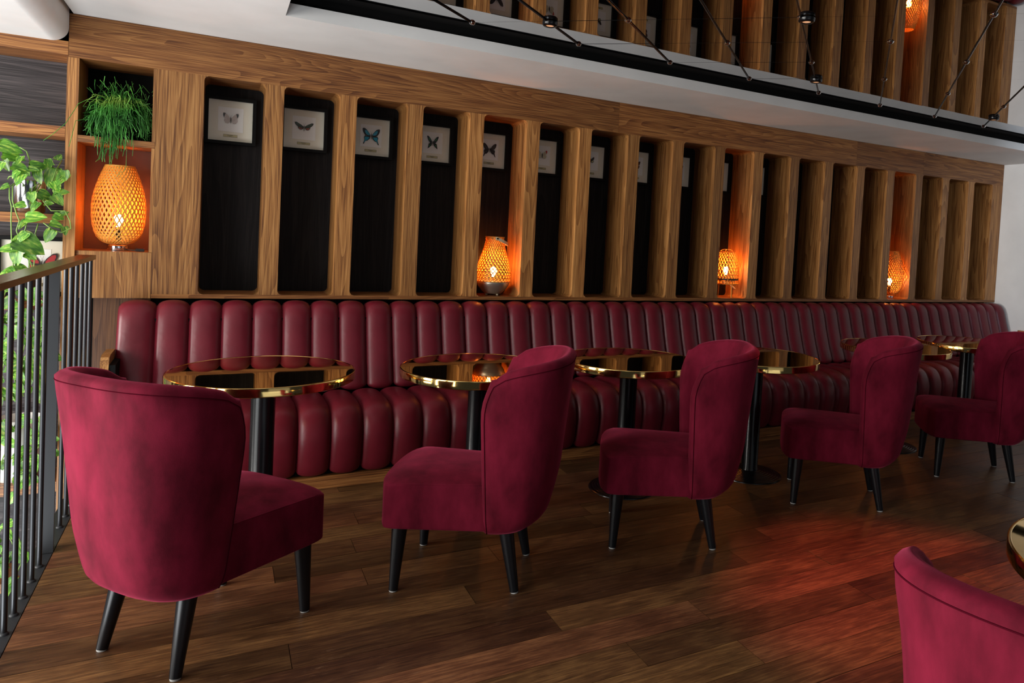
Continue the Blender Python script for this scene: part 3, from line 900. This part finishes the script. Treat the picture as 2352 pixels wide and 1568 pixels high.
CH = [('crimson velvet chair in the left foreground seen from behind, facing the first table', -0.004, -1.937, 38.9),
      ('crimson velvet chair second from the left, its broad seat turned towards the bench', 0.944, -1.863, 150.3),
      ('crimson velvet chair third from the left, standing before a black table column', 1.934, -1.849, 151.3),
      ('crimson velvet chair fourth from the left, its back hiding half of a brass table', 3.169, -1.80, 139.5),
      ('crimson velvet chair farthest along the row, cut by the right edge', 4.427, -1.783, 140.5),
      ('crimson velvet chair back rising from the bottom right corner', 1.382, -4.084, 20.0)]
for lab, x, y, a in CH:
    make_chair(lab, x, y, a)

# ================================================================== BUTTERFLY FRAMES
FW, FH, FD = 0.275, 0.285, 0.034
def frame_bar_meshes():
    t = 0.019; out = []
    for (x0, x1, z0, z1) in ((-FW/2, FW/2, FH - t, FH), (-FW/2, FW/2, 0, t), (-FW/2, -FW/2 + t, t, FH - t), (FW/2 - t, FW/2, t, FH - t)):
        m = MB(); m.box(x0, x1, -FD, 0, z0, z1); out.append(m)
    m = MB()
    for q in out: m.add(q.v, q.f)
    return m.mesh('frame', M_FRAME, bevel=0.0012, seg=1)
FRAME = frame_bar_meshes()
m = MB(); m.box(-FW/2 + 0.018, FW/2 - 0.018, -0.007, -0.001, 0.018, FH - 0.018); MAT = m.mesh('mat', M_MAT)
m = MB(); m.box(-0.068, 0.068, -0.0095, -0.0072, 0.078, 0.225); CARD = m.mesh('card', M_CARD)
m = MB(); m.box(-0.038, 0.038, -0.0088, -0.0072, 0.046, 0.061); PLATE = m.mesh('name_plate', M_PLATE)
m = MB()
m.box(-0.016, 0.014, -0.0092, -0.0089, 0.0545, 0.0565); m.box(-0.008, 0.007, -0.0092, -0.0089, 0.0500, 0.0515)
for (a, b, c, d) in ((-0.038, 0.038, 0.0598, 0.061), (-0.038, 0.038, 0.046, 0.0472), (-0.038, -0.0368, 0.046, 0.061), (0.0368, 0.038, 0.046, 0.061)):
    m.box(a, b, -0.0092, -0.0089, c, d)
INKM = m.mesh('lettering', M_INK)
m = MB(); m.box(-FW/2 + 0.018, FW/2 - 0.018, -0.029, -0.0275, 0.018, FH - 0.018); GLASS = m.mesh('glass', M_GLASS)

def scale_poly(p, s, c):
    return [(c[0] + (x - c[0]) * s, c[1] + (z - c[1]) * s) for x, z in p]
FORE = {'tail': [(0.004, 0.0), (0.018, 0.022), (0.034, 0.040), (0.050, 0.046), (0.056, 0.040), (0.052, 0.020), (0.040, 0.000), (0.022, -0.008), (0.006, -0.008)],
        'narrow': [(0.004, 0.004), (0.014, 0.022), (0.030, 0.042), (0.040, 0.046), (0.042, 0.038), (0.034, 0.016), (0.022, -0.004), (0.006, -0.008)],
        'moth': [(0.004, 0.006), (0.020, 0.018), (0.046, 0.032), (0.056, 0.030), (0.052, 0.018), (0.038, 0.004), (0.018, -0.004), (0.004, -0.004)],
        'round': [(0.003, 0.003), (0.012, 0.018), (0.028, 0.034), (0.040, 0.036), (0.042, 0.026), (0.036, 0.008), (0.020, -0.004), (0.004, -0.006)]}
HIND = {'tail': [(0.004, -0.006), (0.022, -0.006), (0.040, -0.004), (0.046, -0.016), (0.042, -0.032), (0.048, -0.052), (0.051, -0.060), (0.046, -0.060), (0.036, -0.040), (0.024, -0.038), (0.010, -0.024)],
        'narrow': [(0.004, -0.006), (0.020, -0.006), (0.030, -0.014), (0.032, -0.030), (0.036, -0.048), (0.030, -0.044), (0.022, -0.036), (0.010, -0.026)],
        'moth': [(0.004, -0.004), (0.018, -0.004), (0.036, 0.003), (0.036, -0.006), (0.024, -0.016), (0.010, -0.014)],
        'round': [(0.003, -0.005), (0.020, -0.004), (0.034, 0.002), (0.036, -0.012), (0.028, -0.026), (0.014, -0.028), (0.005, -0.018)]}
# per frame: shape, size, wing base, forewing patch, hindwing patch
K_ = (0.006, 0.006, 0.007)
BF = [('round', 1.0, (0.50, 0.42, 0.38), K_, (0.52, 0.44, 0.40), 'a pale grey butterfly with dark forewing tips'),
      ('moth', 1.0, (0.020, 0.030, 0.018), (0.030, 0.055, 0.030), (0.30, 0.050, 0.015), 'a dark green moth with orange-red hind wings'),
      ('tail', 1.0, K_, (0.002, 0.30, 0.48), (0.002, 0.34, 0.52), 'a bright turquoise swallowtail edged in black'),
      ('narrow', 0.95, K_, (0.010, 0.05, 0.02), (0.03, 0.22, 0.05), 'a black butterfly striped with thin green lines'),
      ('tail', 0.92, (0.020, 0.009, 0.006), (0.035, 0.016, 0.010), (0.03, 0.014, 0.01), 'a dark brown swallowtail, above the lamp on a bowl'),
      ('round', 0.98, (0.55, 0.50, 0.36), (0.50, 0.010, 0.02), (0.62, 0.57, 0.42), 'a cream butterfly with red forewing tips'),
      ('round', 0.72, K_, (0.03, 0.03, 0.03), (0.50, 0.46, 0.24), 'a small black butterfly with pale yellow hind wings'),
      ('round', 0.95, (0.02, 0.010, 0.008), (0.10, 0.02, 0.015), (0.12, 0.018, 0.015), 'a red-brown butterfly half hidden by an upright'),
      ('tail', 0.9, K_, (0.012, 0.012, 0.014), (0.012, 0.012, 0.014), 'a black butterfly of which one long wing shows'),
      ('round', 0.8, (0.03, 0.008, 0.006), (0.06, 0.01, 0.01), (0.06, 0.01, 0.01), 'a dark reddish wing tip, above the legged lamp'),
      ('round', 0.95, (0.10, 0.06, 0.03), (0.16, 0.10, 0.05), (0.14, 0.08, 0.04), 'a brown wing edge, one niche right of the legged lamp'),
      ('round', 0.8, (0.03, 0.02, 0.015), (0.05, 0.03, 0.02), (0.05, 0.03, 0.02), 'a bare cream strip, two niches right of the legged lamp'),
      ('round', 0.8, (0.03, 0.02, 0.015), (0.05, 0.03, 0.02), (0.05, 0.03, 0.02), 'dark wing specks, three niches right of the legged lamp'),
      ('round', 0.8, K_, (0.05, 0.03, 0.02), (0.05, 0.03, 0.02), 'only its edge showing, just left of the farthest lamp'),
      ('round', 0.8, K_, (0.05, 0.03, 0.02), (0.05, 0.03, 0.02), 'its side black against red glow above the farthest lamp')]
def ext(m, poly, y0, y1, mi=0):
    m.prism(poly, y0, y1, mi)
def butterfly(parent, spec, dx=0.0, dz=0.155):
    shape, s, base, f1, h1 = spec[:5]
    mb_, mf, mh = flat('wing_base', base, 0.6), flat('forewing_patch', f1, 0.45), flat('hindwing_patch', h1, 0.45)
    m = MB(); m.tube([(0, -0.018, 0.012 * s), (0, -0.0185, 0.004 * s), (0, -0.018, -0.008 * s), (0, -0.0175, -0.026 * s)], [0.0012, 0.0026, 0.0026, 0.0010], 8)
    m.tube([(0.0, -0.018, 0.012 * s), (0.007, -0.019, 0.027 * s)], 0.0005, 4); m.tube([(0.0, -0.018, 0.012 * s), (-0.007, -0.019, 0.027 * s)], 0.0005, 4)
    body = build(m, 'butterfly', M_INK, parent, (dx, 0, dz), smooth=60)
    for sg in (1, -1):
        for kind, P, patch in (('forewing', FORE[shape], mf), ('hindwing', HIND[shape], mh)):
            P = [(x * s * sg, z * s) for x, z in P]
            if sg > 0: P = P[::-1]
            cx = sum(p[0] for p in P) / len(P); cz = sum(p[1] for p in P) / len(P)
            m = MB(); ext(m, P, -0.0155, -0.0145, 0)
            if kind == 'forewing' and spec in (BF[0], BF[5]):     # coloured tip only
                tip = [p for p in P if abs(p[0]) > 0.60 * max(abs(q[0]) for q in P)]
                if len(tip) >= 3: ext(m, tip, -0.0160, -0.0154, 1)
            elif spec is BF[2] and kind == 'forewing':            # inner two thirds coloured, outer edge black
                ext(m, scale_poly(P, 0.62, (P[0][0] * 0.5 + cx * 0.5, cz - 0.004 * s)), -0.0160, -0.0154, 1)
            else:
                ext(m, scale_poly(P, 0.72 if spec is not BF[3] else 0.35, (cx, cz + 0.002)), -0.0160, -0.0154, 1)
            if spec is BF[3]:
                a, b = P[1], P[-2]
                m.tube([(cx * 0.7, -0.0162, cz + 0.012 * s), (cx * 1.05, -0.0162, cz - 0.012 * s)], 0.0009, 4, 1)
            m2 = build(m, kind, [mb_, mh if (spec is BF[3]) else patch], body)
def make_frame(x, y, z, label, spec, group='butterfly frames in the niches', ry=0.0, dx=0.0):
    t = thing('butterfly_frame', label, 'picture frame', (x, y, z), group=group)
    t.rotation_euler = (0, ry, 0)
    link('frame', FRAME, t); link('mat', MAT, t); link('card', CARD, t)
    p = link('name_plate', PLATE, t); link('lettering', INKM, p); link('glass', GLASS, t)
    butterfly(t, spec, dx)
    return t
for k, spec in enumerate(BF):
    make_frame(X0 + PIT * k + 0.003 + FW / 2, DEP - 0.0005, 1.882 + random.uniform(-0.003, 0.003), 'square black box frame with ' + spec[5], spec, ry=random.uniform(-0.006, 0.006))
red = ('round', 1.45, (0.02, 0.008, 0.006), (0.42, 0.015, 0.02), (0.50, 0.015, 0.025))
t = make_frame(-0.893, 0.265, 0.9452, 'box frame with a red butterfly standing on the stairwell shelf behind vines', red, group='framed butterfly in the stairwell', dx=0.035)
t.scale = (1.15, 1, 1.15)

# ================================================================== LAMPS
def weave(prof, n, turns, wd, th, seg=44, both=True, phase=0.0):
    """strips of split bamboo wound helically both ways over the surface r(z)"""
    def rz(t):
        f = t * (len(prof) - 1); i = min(int(f), len(prof) - 2); f -= i
        p0 = prof[max(i - 1, 0)]; p1 = prof[i]; p2 = prof[i + 1]; p3 = prof[min(i + 2, len(prof) - 1)]
        g = lambda a, b, c, d: 0.5 * (2 * b + (-a + c) * f + (2 * a - 5 * b + 4 * c - d) * f * f + (-a + 3 * b - 3 * c + d) * f ** 3)
        return g(p0[0], p1[0], p2[0], p3[0]), g(p0[1], p1[1], p2[1], p3[1])
    m = MB()
    for dr in ((1, -1) if both else (1,)):
        for k in range(n):
            a0 = 2 * pi * k / n + phase + (0.02 if dr < 0 else 0)
            C_ = []
            for i in range(seg + 1):
                t = i / seg; r, z = rz(t); a = a0 + dr * turns * 2 * pi * t
                off = 0.0009 * cos(n * a * 1.0 + (pi if dr < 0 else 0)) + (0.0005 * dr)
                C_.append((r + off, a, z))
            b = len(m.v)
            for i in range(seg + 1):
                r, a, z = C_[i]
                p = Vector((r * cos(a), r * sin(a), z)); nr = Vector((cos(a), sin(a), 0))
                q0 = C_[max(i - 1, 0)]; q1 = C_[min(i + 1, seg)]
                d = Vector((q1[0] * cos(q1[1]), q1[0] * sin(q1[1]), q1[2])) - Vector((q0[0] * cos(q0[1]), q0[0] * sin(q0[1]), q0[2]))
                d.normalize(); sd = d.cross(nr).normalized() * wd / 2; h = nr * th / 2
                for q in (p - sd - h, p + sd - h, p + sd + h, p - sd + h): m.v.append(tuple(q))
            for i in range(seg):
                for e in range(4):
                    e2 = (e + 1) % 4; m.f.append((b + i * 4 + e, b + i * 4 + e2, b + (i + 1) * 4 + e2, b + (i + 1) * 4 + e)); m.mi.append(0)
    return m
def ring(m, r, z, rad, n=48, nn=6, mi=0):
    m.tube([(r * cos(2 * pi * i / n), r * sin(2 * pi * i / n), z) for i in range(n + 1)], rad, nn, mi)
def bulb_light(parent, z, power, col=(1.0, 0.25, 0.03), size=0.03):
    l = bpy.data.lights.new('bulb_light', 'POINT'); l.energy = power; l.color = col; l.shadow_soft_size = size
    o = bpy.data.objects.new('bulb_light', l); COL.objects.link(o); o.parent = parent; o.location = (0, 0, z)
def bulb(parent, z, r=0.024):
    m = MB(); m.lathe([(0.0001, r * 1.15)] + [(r * sin(pi * i / 10), r * 1.15 * cos(pi * i / 10)) for i in range(1, 9)] + [(0.011, -r * 1.3), (0.011, -r * 1.8)], 16, c=(0, 0, z))
    o = build(m, 'bulb', M_BULB, parent, smooth=180)
def egg_lamp(x, y, z, s, label, pw):
    t = thing('woven_lamp', label, 'lamp', (x, y, z), 0.3)
    P = [(0.050, 0.040), (0.078, 0.052), (0.106, 0.088), (0.122, 0.150), (0.127, 0.235), (0.120, 0.310), (0.104, 0.375), (0.088, 0.425), (0.069, 0.473)]
    P = [(r * s, zz_ * s) for r, zz_ in P]
    m = weave(P, 34, 0.40, 0.0068 * s, 0.0012)
    ring(m, P[-1][0], P[-1][1], 0.0032); ring(m, P[0][0], P[0][1], 0.004)
    sh_ = build(m, 'shade', M_BAMBOO, t); sh_['kind'] = 'stuff'
    m = MB(); m.lathe([(0.0, 0.001), (0.049 * s, 0.001), (0.050 * s, 0.006), (0.050 * s, 0.026), (0.044 * s, 0.032), (0.0, 0.032)], 36)
    build(m, 'base', M_POTSIL, t, smooth=40)
    m = MB(); m.lathe([(0.013, 0.03), (0.013, 0.12 * s)], 14, cap=False); build(m, 'lamp_holder', M_BLACK, t)
    bulb(t, 0.175 * s); bulb_light(t, 0.215 * s, pw)
    return t
t = egg_lamp(-0.499, 0.14, 1.2155, 1.0, 'large egg-shaped woven bamboo lamp glowing orange under the green plant', 8)
m = MB(); m.tube([(0.045, -0.02, 0.008), (0.075, -0.045, 0.005), (0.095, -0.050, 0.006), (0.12, -0.052, 0.006)], 0.0035, 8)
m.box(0.088, 0.128, -0.062, -0.042, 0.001, 0.016)
build(m, 'cord_switch', M_CABLE, t, rot=(0, 0, -0.3), smooth=40)
t = egg_lamp(5.868, 0.13, 0.9835, 1.0, 'tall egg-shaped woven bamboo lamp in the niche nearest the white wall', 8)
# gourd-shaped lamp on a silver bowl
t = thing('woven_lamp', 'gourd-shaped woven lamp with pale strap handle on a silvery ribbed bowl', 'lamp', (1.713, 0.13, 0.9835), 0.4)
P = [(0.118, 0.100), (0.121, 0.150), (0.119, 0.190), (0.108, 0.235), (0.092, 0.285), (0.076, 0.335), (0.067, 0.375), (0.064, 0.400), (0.066, 0.415)]
m = weave(P, 28, 0.36, 0.0060, 0.0012)
for zz_, rr in ((0.100, 0.118), (0.122, 0.120), (0.144, 0.121), (0.166, 0.1208), (0.188, 0.1192)): ring(m, rr + 0.001, zz_, 0.0022)
ring(m, 0.066, 0.415, 0.003)
s_ = build(m, 'shade', M_BAMBOO, t); s_['kind'] = 'stuff'
m = MB(); pr = [(0.0, 0.012), (0.055, 0.012)]
for i in range(15):
    u = i / 14; r = 0.060 + 0.055 * sin(u * pi / 2) ** 0.9; zz_ = 0.014 + 0.084 * u
    pr += [(r, zz_), (r + 0.0012, zz_ + 0.003)]
pr += [(0.112, 0.099), (0.0, 0.096)]
m.lathe(pr, 56); build(m, 'bowl_base', M_SILVER, t, smooth=25)
for a in (0.6, 2.7, 4.8):
    m = MB(); m.lathe([(0.0, 0.0005), (0.008, 0.0005), (0.009, 0.006), (0.008, 0.016), (0.0, 0.016)], 14, c=(0.045 * cos(a), 0.045 * sin(a), 0)); build(m, 'foot', M_STRAP, t, smooth=40)
# strap handle folded down over the neck, pivoting on two studs
m = MB(); vs = []; fs = []
for i in range(25):
    a = -pi / 2 - 0.15 + (pi + 0.3) * i / 24
    r = 0.080; x = r * cos(a) * 1.15; y = r * 0.92 * sin(a); zc = 0.405 - max(0, cos(a)) * 0.040
    for dx, dz in ((0, -0.011), (0.004, -0.011), (0.004, 0.011), (0, 0.011)):
        vs.append(((r + dx) * cos(a) * 1.15, (r + dx) * 0.92 * sin(a), zc + dz))
for i in range(24):
    for e in range(4):
        fs.append((i * 4 + e, i * 4 + (e + 1) % 4, (i + 1) * 4 + (e + 1) % 4, (i + 1) * 4 + e))
m.add(vs, fs); h = build(m, 'handle', M_STRAP, t, rot=(0, 0, -0.5), smooth=40); h['label'] = 'pale flat strap handle'
for sg in (1, -1):
    mm = MB(); mm.tube([(0, 0.060 * sg, 0.405), (0, 0.082 * sg, 0.405)], 0.006, 10); build(mm, 'stud', M_BLACK, h)
bulb(t, 0.175); bulb_light(t, 0.215, 8)
# bell-shaped lamp on bamboo legs
t = thing('woven_lamp', 'bell-shaped woven lamp with a dark band raised on thin bamboo legs', 'lamp', (3.800, 0.13, 0.9835), 0.2)
P = [(0.098, 0.112), (0.106, 0.122), (0.106, 0.170), (0.104, 0.220), (0.100, 0.270), (0.096, 0.315), (0.090, 0.352), (0.076, 0.380), (0.045, 0.392), (0.012, 0.394)]
m = weave(P, 24, 0.33, 0.0062, 0.0012)
ring(m, 0.106, 0.120, 0.003)
s_ = build(m, 'shade', M_BAMBOO, t); s_['kind'] = 'stuff'
m = MB(); m.lathe([(0.1085, 0.148), (0.1095, 0.148), (0.1090, 0.162), (0.1080, 0.162)], 48, cap=False); build(m, 'band', M_CABLE, t)
for a in (0.2, 0.2 + 2 * pi / 3, 0.2 + 4 * pi / 3, 0.2 + pi):
    m = MB(); c_, s2 = cos(a), sin(a)
    m.tube([(0.112 * c_, 0.112 * s2, 0.001), (0.108 * c_, 0.108 * s2, 0.115)], 0.0048, 8)
    build(m, 'leg', M_BAMBOO, t, smooth=50)
m = MB()
for a in (0.9, 0.9 + pi / 2):
    pts = []
    for i in range(25):
        u = -1 + 2 * i / 24; zz_ = 0.12 + 0.29 * (1 - abs(u) ** 3.2) ** 0.5
        pts.append((0.114 * u * cos(a), 0.114 * u * sin(a), zz_))
    m.tube(pts, 0.0030, 6)
ring(m, 0.114, 0.116, 0.0035)
build(m, 'hoop_frame', M_BAMBOO, t, smooth=60)
m = MB(); m.tube([(-0.05, -0.10, 0.110), (-0.02, -0.115, 0.085), (0.02, -0.10, 0.078), (0.035, -0.06, 0.095), (0.03, -0.02, 0.112)], 0.0022, 6); build(m, 'cord_loop', M_STRAP, t, smooth=60)
m = MB(); m.lathe([(0.0, 0.112), (0.030, 0.112), (0.030, 0.128), (0.0, 0.128)], 20); build(m, 'lamp_holder', M_STRAP, t)
bulb(t, 0.235); bulb_light(t, 0.275, 8)

# ================================================================== PLANTS
# rush-like hanging plant in the top-left niche
t = thing('hanging_plant', 'bushy green thin-stemmed plant spilling over the shelf above the orange lamp', 'plant', (-0.50, 0.13, 1.8295))
m = MB(); m.lathe([(0.0, 0.0005), (0.055, 0.0005), (0.072, 0.105), (0.068, 0.105), (0.055, 0.09), (0.0, 0.09)], 32); build(m, 'pot', M_POTDARK, t, smooth=40)
random.seed(11)
m = MB()
for s in range(560):
    a = random.uniform(0, 2 * pi); rr = 0.05 * sqrt(random.random())
    p = Vector((rr * cos(a), rr * sin(a), 0.10))
    ang = random.uniform(0, 2 * pi) if random.random() < 0.45 else random.uniform(pi + 0.1, 2 * pi - 0.1)
    reach = 0.155 * random.random() ** 0.5; up = random.uniform(0.04, 0.245) * (1 - 0.35 * (reach / 0.155) ** 2)
    tx = max(-0.150, min(0.150, cos(ang) * reach * 1.1)); ty = sin(ang) * reach * 1.35
    if ty > 0.13: ty = 0.13
    drop = random.uniform(0.02, 0.20)
    hang = ty < -0.115 
    if ty < -0.05 and abs(tx + 0.03) < 0.10 and random.random() < 0.60:
        ty = random.uniform(-0.165, -0.145); drop = random.uniform(0.10, 0.33); hang = True
        if abs(tx + 0.03) > 0.07: drop *= 0.7
    zt = 0.10 + up
    pts = [p]
    mid = Vector((tx * 0.55, ty * 0.55, zt)); edge = Vector((tx, ty, zt - 0.03 - 0.2 * drop)); end = Vector((tx + random.uniform(-0.02, 0.02), ty + random.uniform(-0.01, 0.005), 0.13 + up * 0.6 - drop))
    if not hang: end.z = max(end.z, 0.012)
    P4 = [p, mid, edge, end]
    for i in range(1, 9):
        u = i / 8
        q = P4[0] * (1 - u) ** 3 + P4[1] * 3 * u * (1 - u) ** 2 + P4[2] * 3 * u * u * (1 - u) + P4[3] * u ** 3
        q = q + Vector((random.uniform(-1, 1), random.uniform(-1, 1), random.uniform(-1, 1))) * 0.006
        pts.append(q)
    m.tube(pts, 0.0019, 3, cap=False)
    for _ in range(random.choice((0, 1, 1, 2))):   # forked tips
        k = random.randint(4, 8); d = Vector((random.uniform(-1, 1), random.uniform(-0.6, 0.4), random.uniform(-1.2, 0.5))).normalized() * random.uniform(0.015, 0.045)
        m.tube([pts[k], pts[k] + d * 0.5 + Vector((0, 0, 0.003)), pts[k] + d], 0.0013, 3, cap=False)
for s in range(70):   # upright tufts
    a = random.uniform(0, 2 * pi); x = random.uniform(-0.12, 0.15); y = random.uniform(-0.11, 0.05); z = random.uniform(0.20, 0.29)
    d = Vector((random.uniform(-0.5, 0.5), random.uniform(-0.5, 0.3), random.uniform(0.3, 1))).normalized() * random.uniform(0.03, 0.065)
    b = Vector((x, y, z)); m.tube([b, b + d * 0.5, b + d + Vector((random.uniform(-0.01, 0.01), 0, 0))], 0.0015, 3, cap=False)
def strand(pts):
    m.tube([Vector(p) for p in pts], 0.0014, 4, cap=False)
strand([(-0.10, -0.12, 0.22), (-0.17, -0.16, 0.16), (-0.22, -0.17, 0.05), (-0.27, -0.17, -0.01), (-0.31, -0.17, -0.05)])
strand([(-0.10, -0.12, 0.10), (-0.18, -0.16, 0.07), (-0.195, -0.165, -0.02), (-0.205, -0.165, -0.07)])
strand([(0.03, -0.15, 0.10), (0.045, -0.16, -0.05), (0.045, -0.165, -0.15), (0.04, -0.165, -0.17)])
strand([(0.04, -0.165, -0.17), (0.02, -0.165, -0.185), (0.0, -0.165, -0.22)])
strand([(0.06, -0.15, 0.10), (0.075, -0.16, -0.04), (0.072, -0.165, -0.09)])
o = build(m, 'foliage', M_RHIP, t, smooth=180); o['kind'] = 'stuff'

# pothos: heart-shaped leaves, each one a part
def leaf_meshes():
    out = []
    for v in range(4):
        rnd = random.Random(v); bend = rnd.uniform(0.05, 0.25); tw = rnd.uniform(-0.15, 0.15)
        W = [0.0, 0.26, 0.38, 0.42, 0.40, 0.33, 0.22, 0.10, 0.0]; X = [-0.02, -0.06, 0.05, 0.20, 0.38, 0.56, 0.74, 0.89, 1.0]
        m = MB(); rows = []
        for w_, x in zip(W, X):
            row = []
            for k in (-1, -0.5, 0, 0.5, 1):
                xx = x + (0.05 if (k == 0 and x < 0) else 0)
                y = w_ * k * (1 + 0.06 * sin(7 * x + v))
                z = 0.10 * abs(k) * w_ * 2 - bend * xx * xx + tw * y
                row.append(len(m.v)); m.v.append((xx, y, z))
            rows.append(row)
        for a, b in zip(rows[:-1], rows[1:]):
            for k in range(4): m.f.append((a[k], a[k + 1], b[k + 1], b[k])); m.mi.append(0)
        out.append(m.mesh('leaf', M_LEAF, smooth=180))
    return out
LEAF = leaf_meshes()
def add_leaf(parent, x, y, z, size, deg, fold=None):
    """deg: direction of the tip seen from the room, 0 = right, 90 = down"""
    a = radians(deg); d = Vector((cos(a), 0, -sin(a)))
    o = link('leaf', random.choice(LEAF), parent)
    nrm = Vector((random.uniform(-0.55, 0.35), -1, random.uniform(0.05, 0.8))).normalized()
    xax = (d - nrm * d.dot(nrm)).normalized(); yax = nrm.cross(xax)
    M = Matrix((xax, yax, nrm)).transposed().to_4x4()
    o.matrix_local = Matrix.Translation(Vector((x, y, z)) - Vector(parent.location)) @ M @ Matrix.Diagonal((size, size * random.uniform(0.85, 1.1), size, 1))
random.seed(5)
t = thing('pothos_plant', 'variegated pothos in a mirror-silver pot trailing from the upper stairwell shelf', 'plant', (-0.885, 0.10, 1.4015))
m = MB(); m.lathe([(0.0, 0.0005), (0.058, 0.0005), (0.066, 0.01), (0.070, 0.17), (0.066, 0.172), (0.064, 0.155), (0.0, 0.155)], 40); build(m, 'pot', M_POTSIL, t, smooth=40)
LV = [(-0.935, 1.728, 0.101, 10), (-0.926, 1.689, 0.096, 0), (-0.964, 1.622, 0.06, 100), (-0.945, 1.634, 0.066, 60), (-0.897, 1.621, 0.086, 25), (-0.894, 1.659, 0.061, 90), (-0.824, 1.646, 0.077, -15), (-0.842, 1.619, 0.056, 20), (-0.768, 1.584, 0.119, 100), (-0.89, 1.563, 0.071, 100), (-0.817, 1.588, 0.077, 70), (-0.727, 1.578, 0.088, 110), (-0.795, 1.495, 0.077, 20), (-0.726, 1.516, 0.073, -5), (-0.735, 1.466, 0.078, 60), (-0.841, 1.481, 0.061, 80), (-0.782, 1.665, 0.041, 20), (-0.78, 1.66, 0.052, 75), (-0.748, 1.707, 0.031, -85), (-0.83, 1.431, 0.062, 110), (-0.902, 1.438, 0.056, 160), (-0.778, 1.452, 0.046, 10), (-0.821, 1.372, 0.098, 5), (-0.738, 1.388, 0.052, 20), (-0.715, 1.407, 0.042, -20), (-0.884, 1.338, 0.061, 120), (-0.739, 1.349, 0.062, 15), (-0.773, 1.285, 0.078, 115), (-0.713, 1.314, 0.052, 80), (-0.877, 1.274, 0.066, 120), (-0.842, 1.23, 0.139, 35), (-0.903, 1.253, 0.056, 130), (-0.947, 1.213, 0.086, 170), (-0.901, 1.171, 0.097, 90), (-0.844, 1.178, 0.062, 40), (-0.939, 1.084, 0.086, 160), (-0.88, 1.123, 0.056, 0), (-0.917, 1.089, 0.051, 60), (-0.962, 1.527, 0.045, 150), (-0.873, 1.601, 0.051, 40), (-0.913, 1.592, 0.051, 120), (-0.711, 1.605, 0.057, 80), (-0.747, 1.545, 0.062, 60)]
for x, z, s, d in LV:
    a = radians(d); s = max(0.045, s * 0.95)
    add_leaf(t, x - cos(a) * s / 2, -0.055 + random.uniform(-0.03, 0.03), z + sin(a) * s / 2, s, d)
VN = [[(-0.92, 1.576), (-0.939, 1.529), (-0.938, 1.469), (-0.929, 1.429), (-0.93, 1.358), (-0.926, 1.257), (-0.919, 1.155), (-0.911, 1.054)], [(-0.92, 1.576), (-0.927, 1.53), (-0.926, 1.459), (-0.909, 1.395), (-0.897, 1.36), (-0.908, 1.309), (-0.895, 1.268), (-0.866, 1.208), (-0.836, 1.107)], [(-0.829, 1.569), (-0.836, 1.507), (-0.85, 1.414), (-0.869, 1.341), (-0.876, 1.295), (-0.858, 1.209), (-0.852, 1.106)], [(-0.812, 1.519), (-0.803, 1.468), (-0.769, 1.419), (-0.712, 1.423), (-0.69, 1.372), (-0.685, 1.331), (-0.726, 1.308), (-0.767, 1.326), (-0.8, 1.355)], [(-0.821, 1.349), (-0.832, 1.297), (-0.815, 1.246), (-0.833, 1.158), (-0.836, 1.096)], [(-0.75, 1.689), (-0.755, 1.627), (-0.768, 1.574), (-0.758, 1.498)], [(-0.859, 1.60), (-0.875, 1.717), (-0.903, 1.734)], [(-0.971, 1.572), (-0.94, 1.582), (-0.869, 1.601)], [(-0.933, 1.645), (-0.909, 1.597), (-0.869, 1.596)]]
for v in VN:
    m = MB(); m.tube([(x, -0.05 + (0.12 if (i == 0 and z > 1.5) else 0), z) for i, (x, z) in enumerate(v)], 0.0030, 6)
    build(m, 'vine', M_VINE, t, wl(t), smooth=180)
def trailing(label, loc, potm, pot, vines, nleaf, sz):
    t = thing('pothos_plant', label, 'plant', loc)
    if pot:
        m = MB(); r, h = pot; m.lathe([(0.0, 0.0005), (r * 0.75, 0.0005), (r * 0.95, h * 0.4), (r, h * 0.97), (r * 0.94, h), (r * 0.90, h * 0.9), (0.0, h * 0.9)], 40); build(m, 'pot', potm, t, smooth=40)
    for x0, z0, z1 in vines:
        pts = []; n = 12; ph = random.uniform(0, 6)
        for i in range(n + 1):
            u = i / n; pts.append((x0 + 0.014 * sin(ph + u * 9), -0.045 - 0.03 * sin(u * pi), z0 + (z1 - z0) * u))
        m = MB(); m.tube(pts, 0.0028, 5); build(m, 'vine', M_VINE, t, wl(t), smooth=180)
        k = max(2, int(nleaf * abs(z0 - z1)))
        for i in range(k):
            p = pts[min(n, int(random.random() * (n + 1)))]
            s = sz * random.uniform(0.6, 1.25); sg = random.choice((-1, 1))
            d = 90 + sg * random.uniform(5, 80)
            add_leaf(t, p[0] + 0.008 * sg, p[1] + random.uniform(-0.03, 0.02), p[2] + random.uniform(-0.02, 0.02), s, d)
    return t
trailing('pothos vines behind the balusters, falling from the shelf under the red butterfly', (-0.90, 0.12, 0.9455), M_POTDARK, (0.05, 0.10),
         [(-0.945, 1.01, 0.46), (-0.905, 1.01, 0.48), (-0.87, 1.01, 0.45), (-0.835, 1.01, 0.46), (-0.80, 0.99, 0.47), (-0.765, 0.97, 0.46)], 26, 0.070)
trailing('pothos in a tall glazed white pot on the low stairwell shelf', (-0.915, 0.13, -0.0295), M_POTWHITE, (0.115, 0.33),
         [(-0.93, 0.36, 0.10), (-0.875, 0.36, -0.05), (-0.84, 0.36, 0.0), (-0.80, 0.34, 0.05), (-0.775, 0.34, 0.02)], 26, 0.066)
trailing('pothos vine hanging below the lowest visible stairwell shelf', (-0.86, 0.10, -0.5495), M_POTDARK, (0.05, 0.10),
         [(-0.94, -0.15, -0.45), (-0.90, -0.20, -0.45), (-0.86, -0.25, -0.60), (-0.83, -0.30, -0.70)], 14, 0.085)
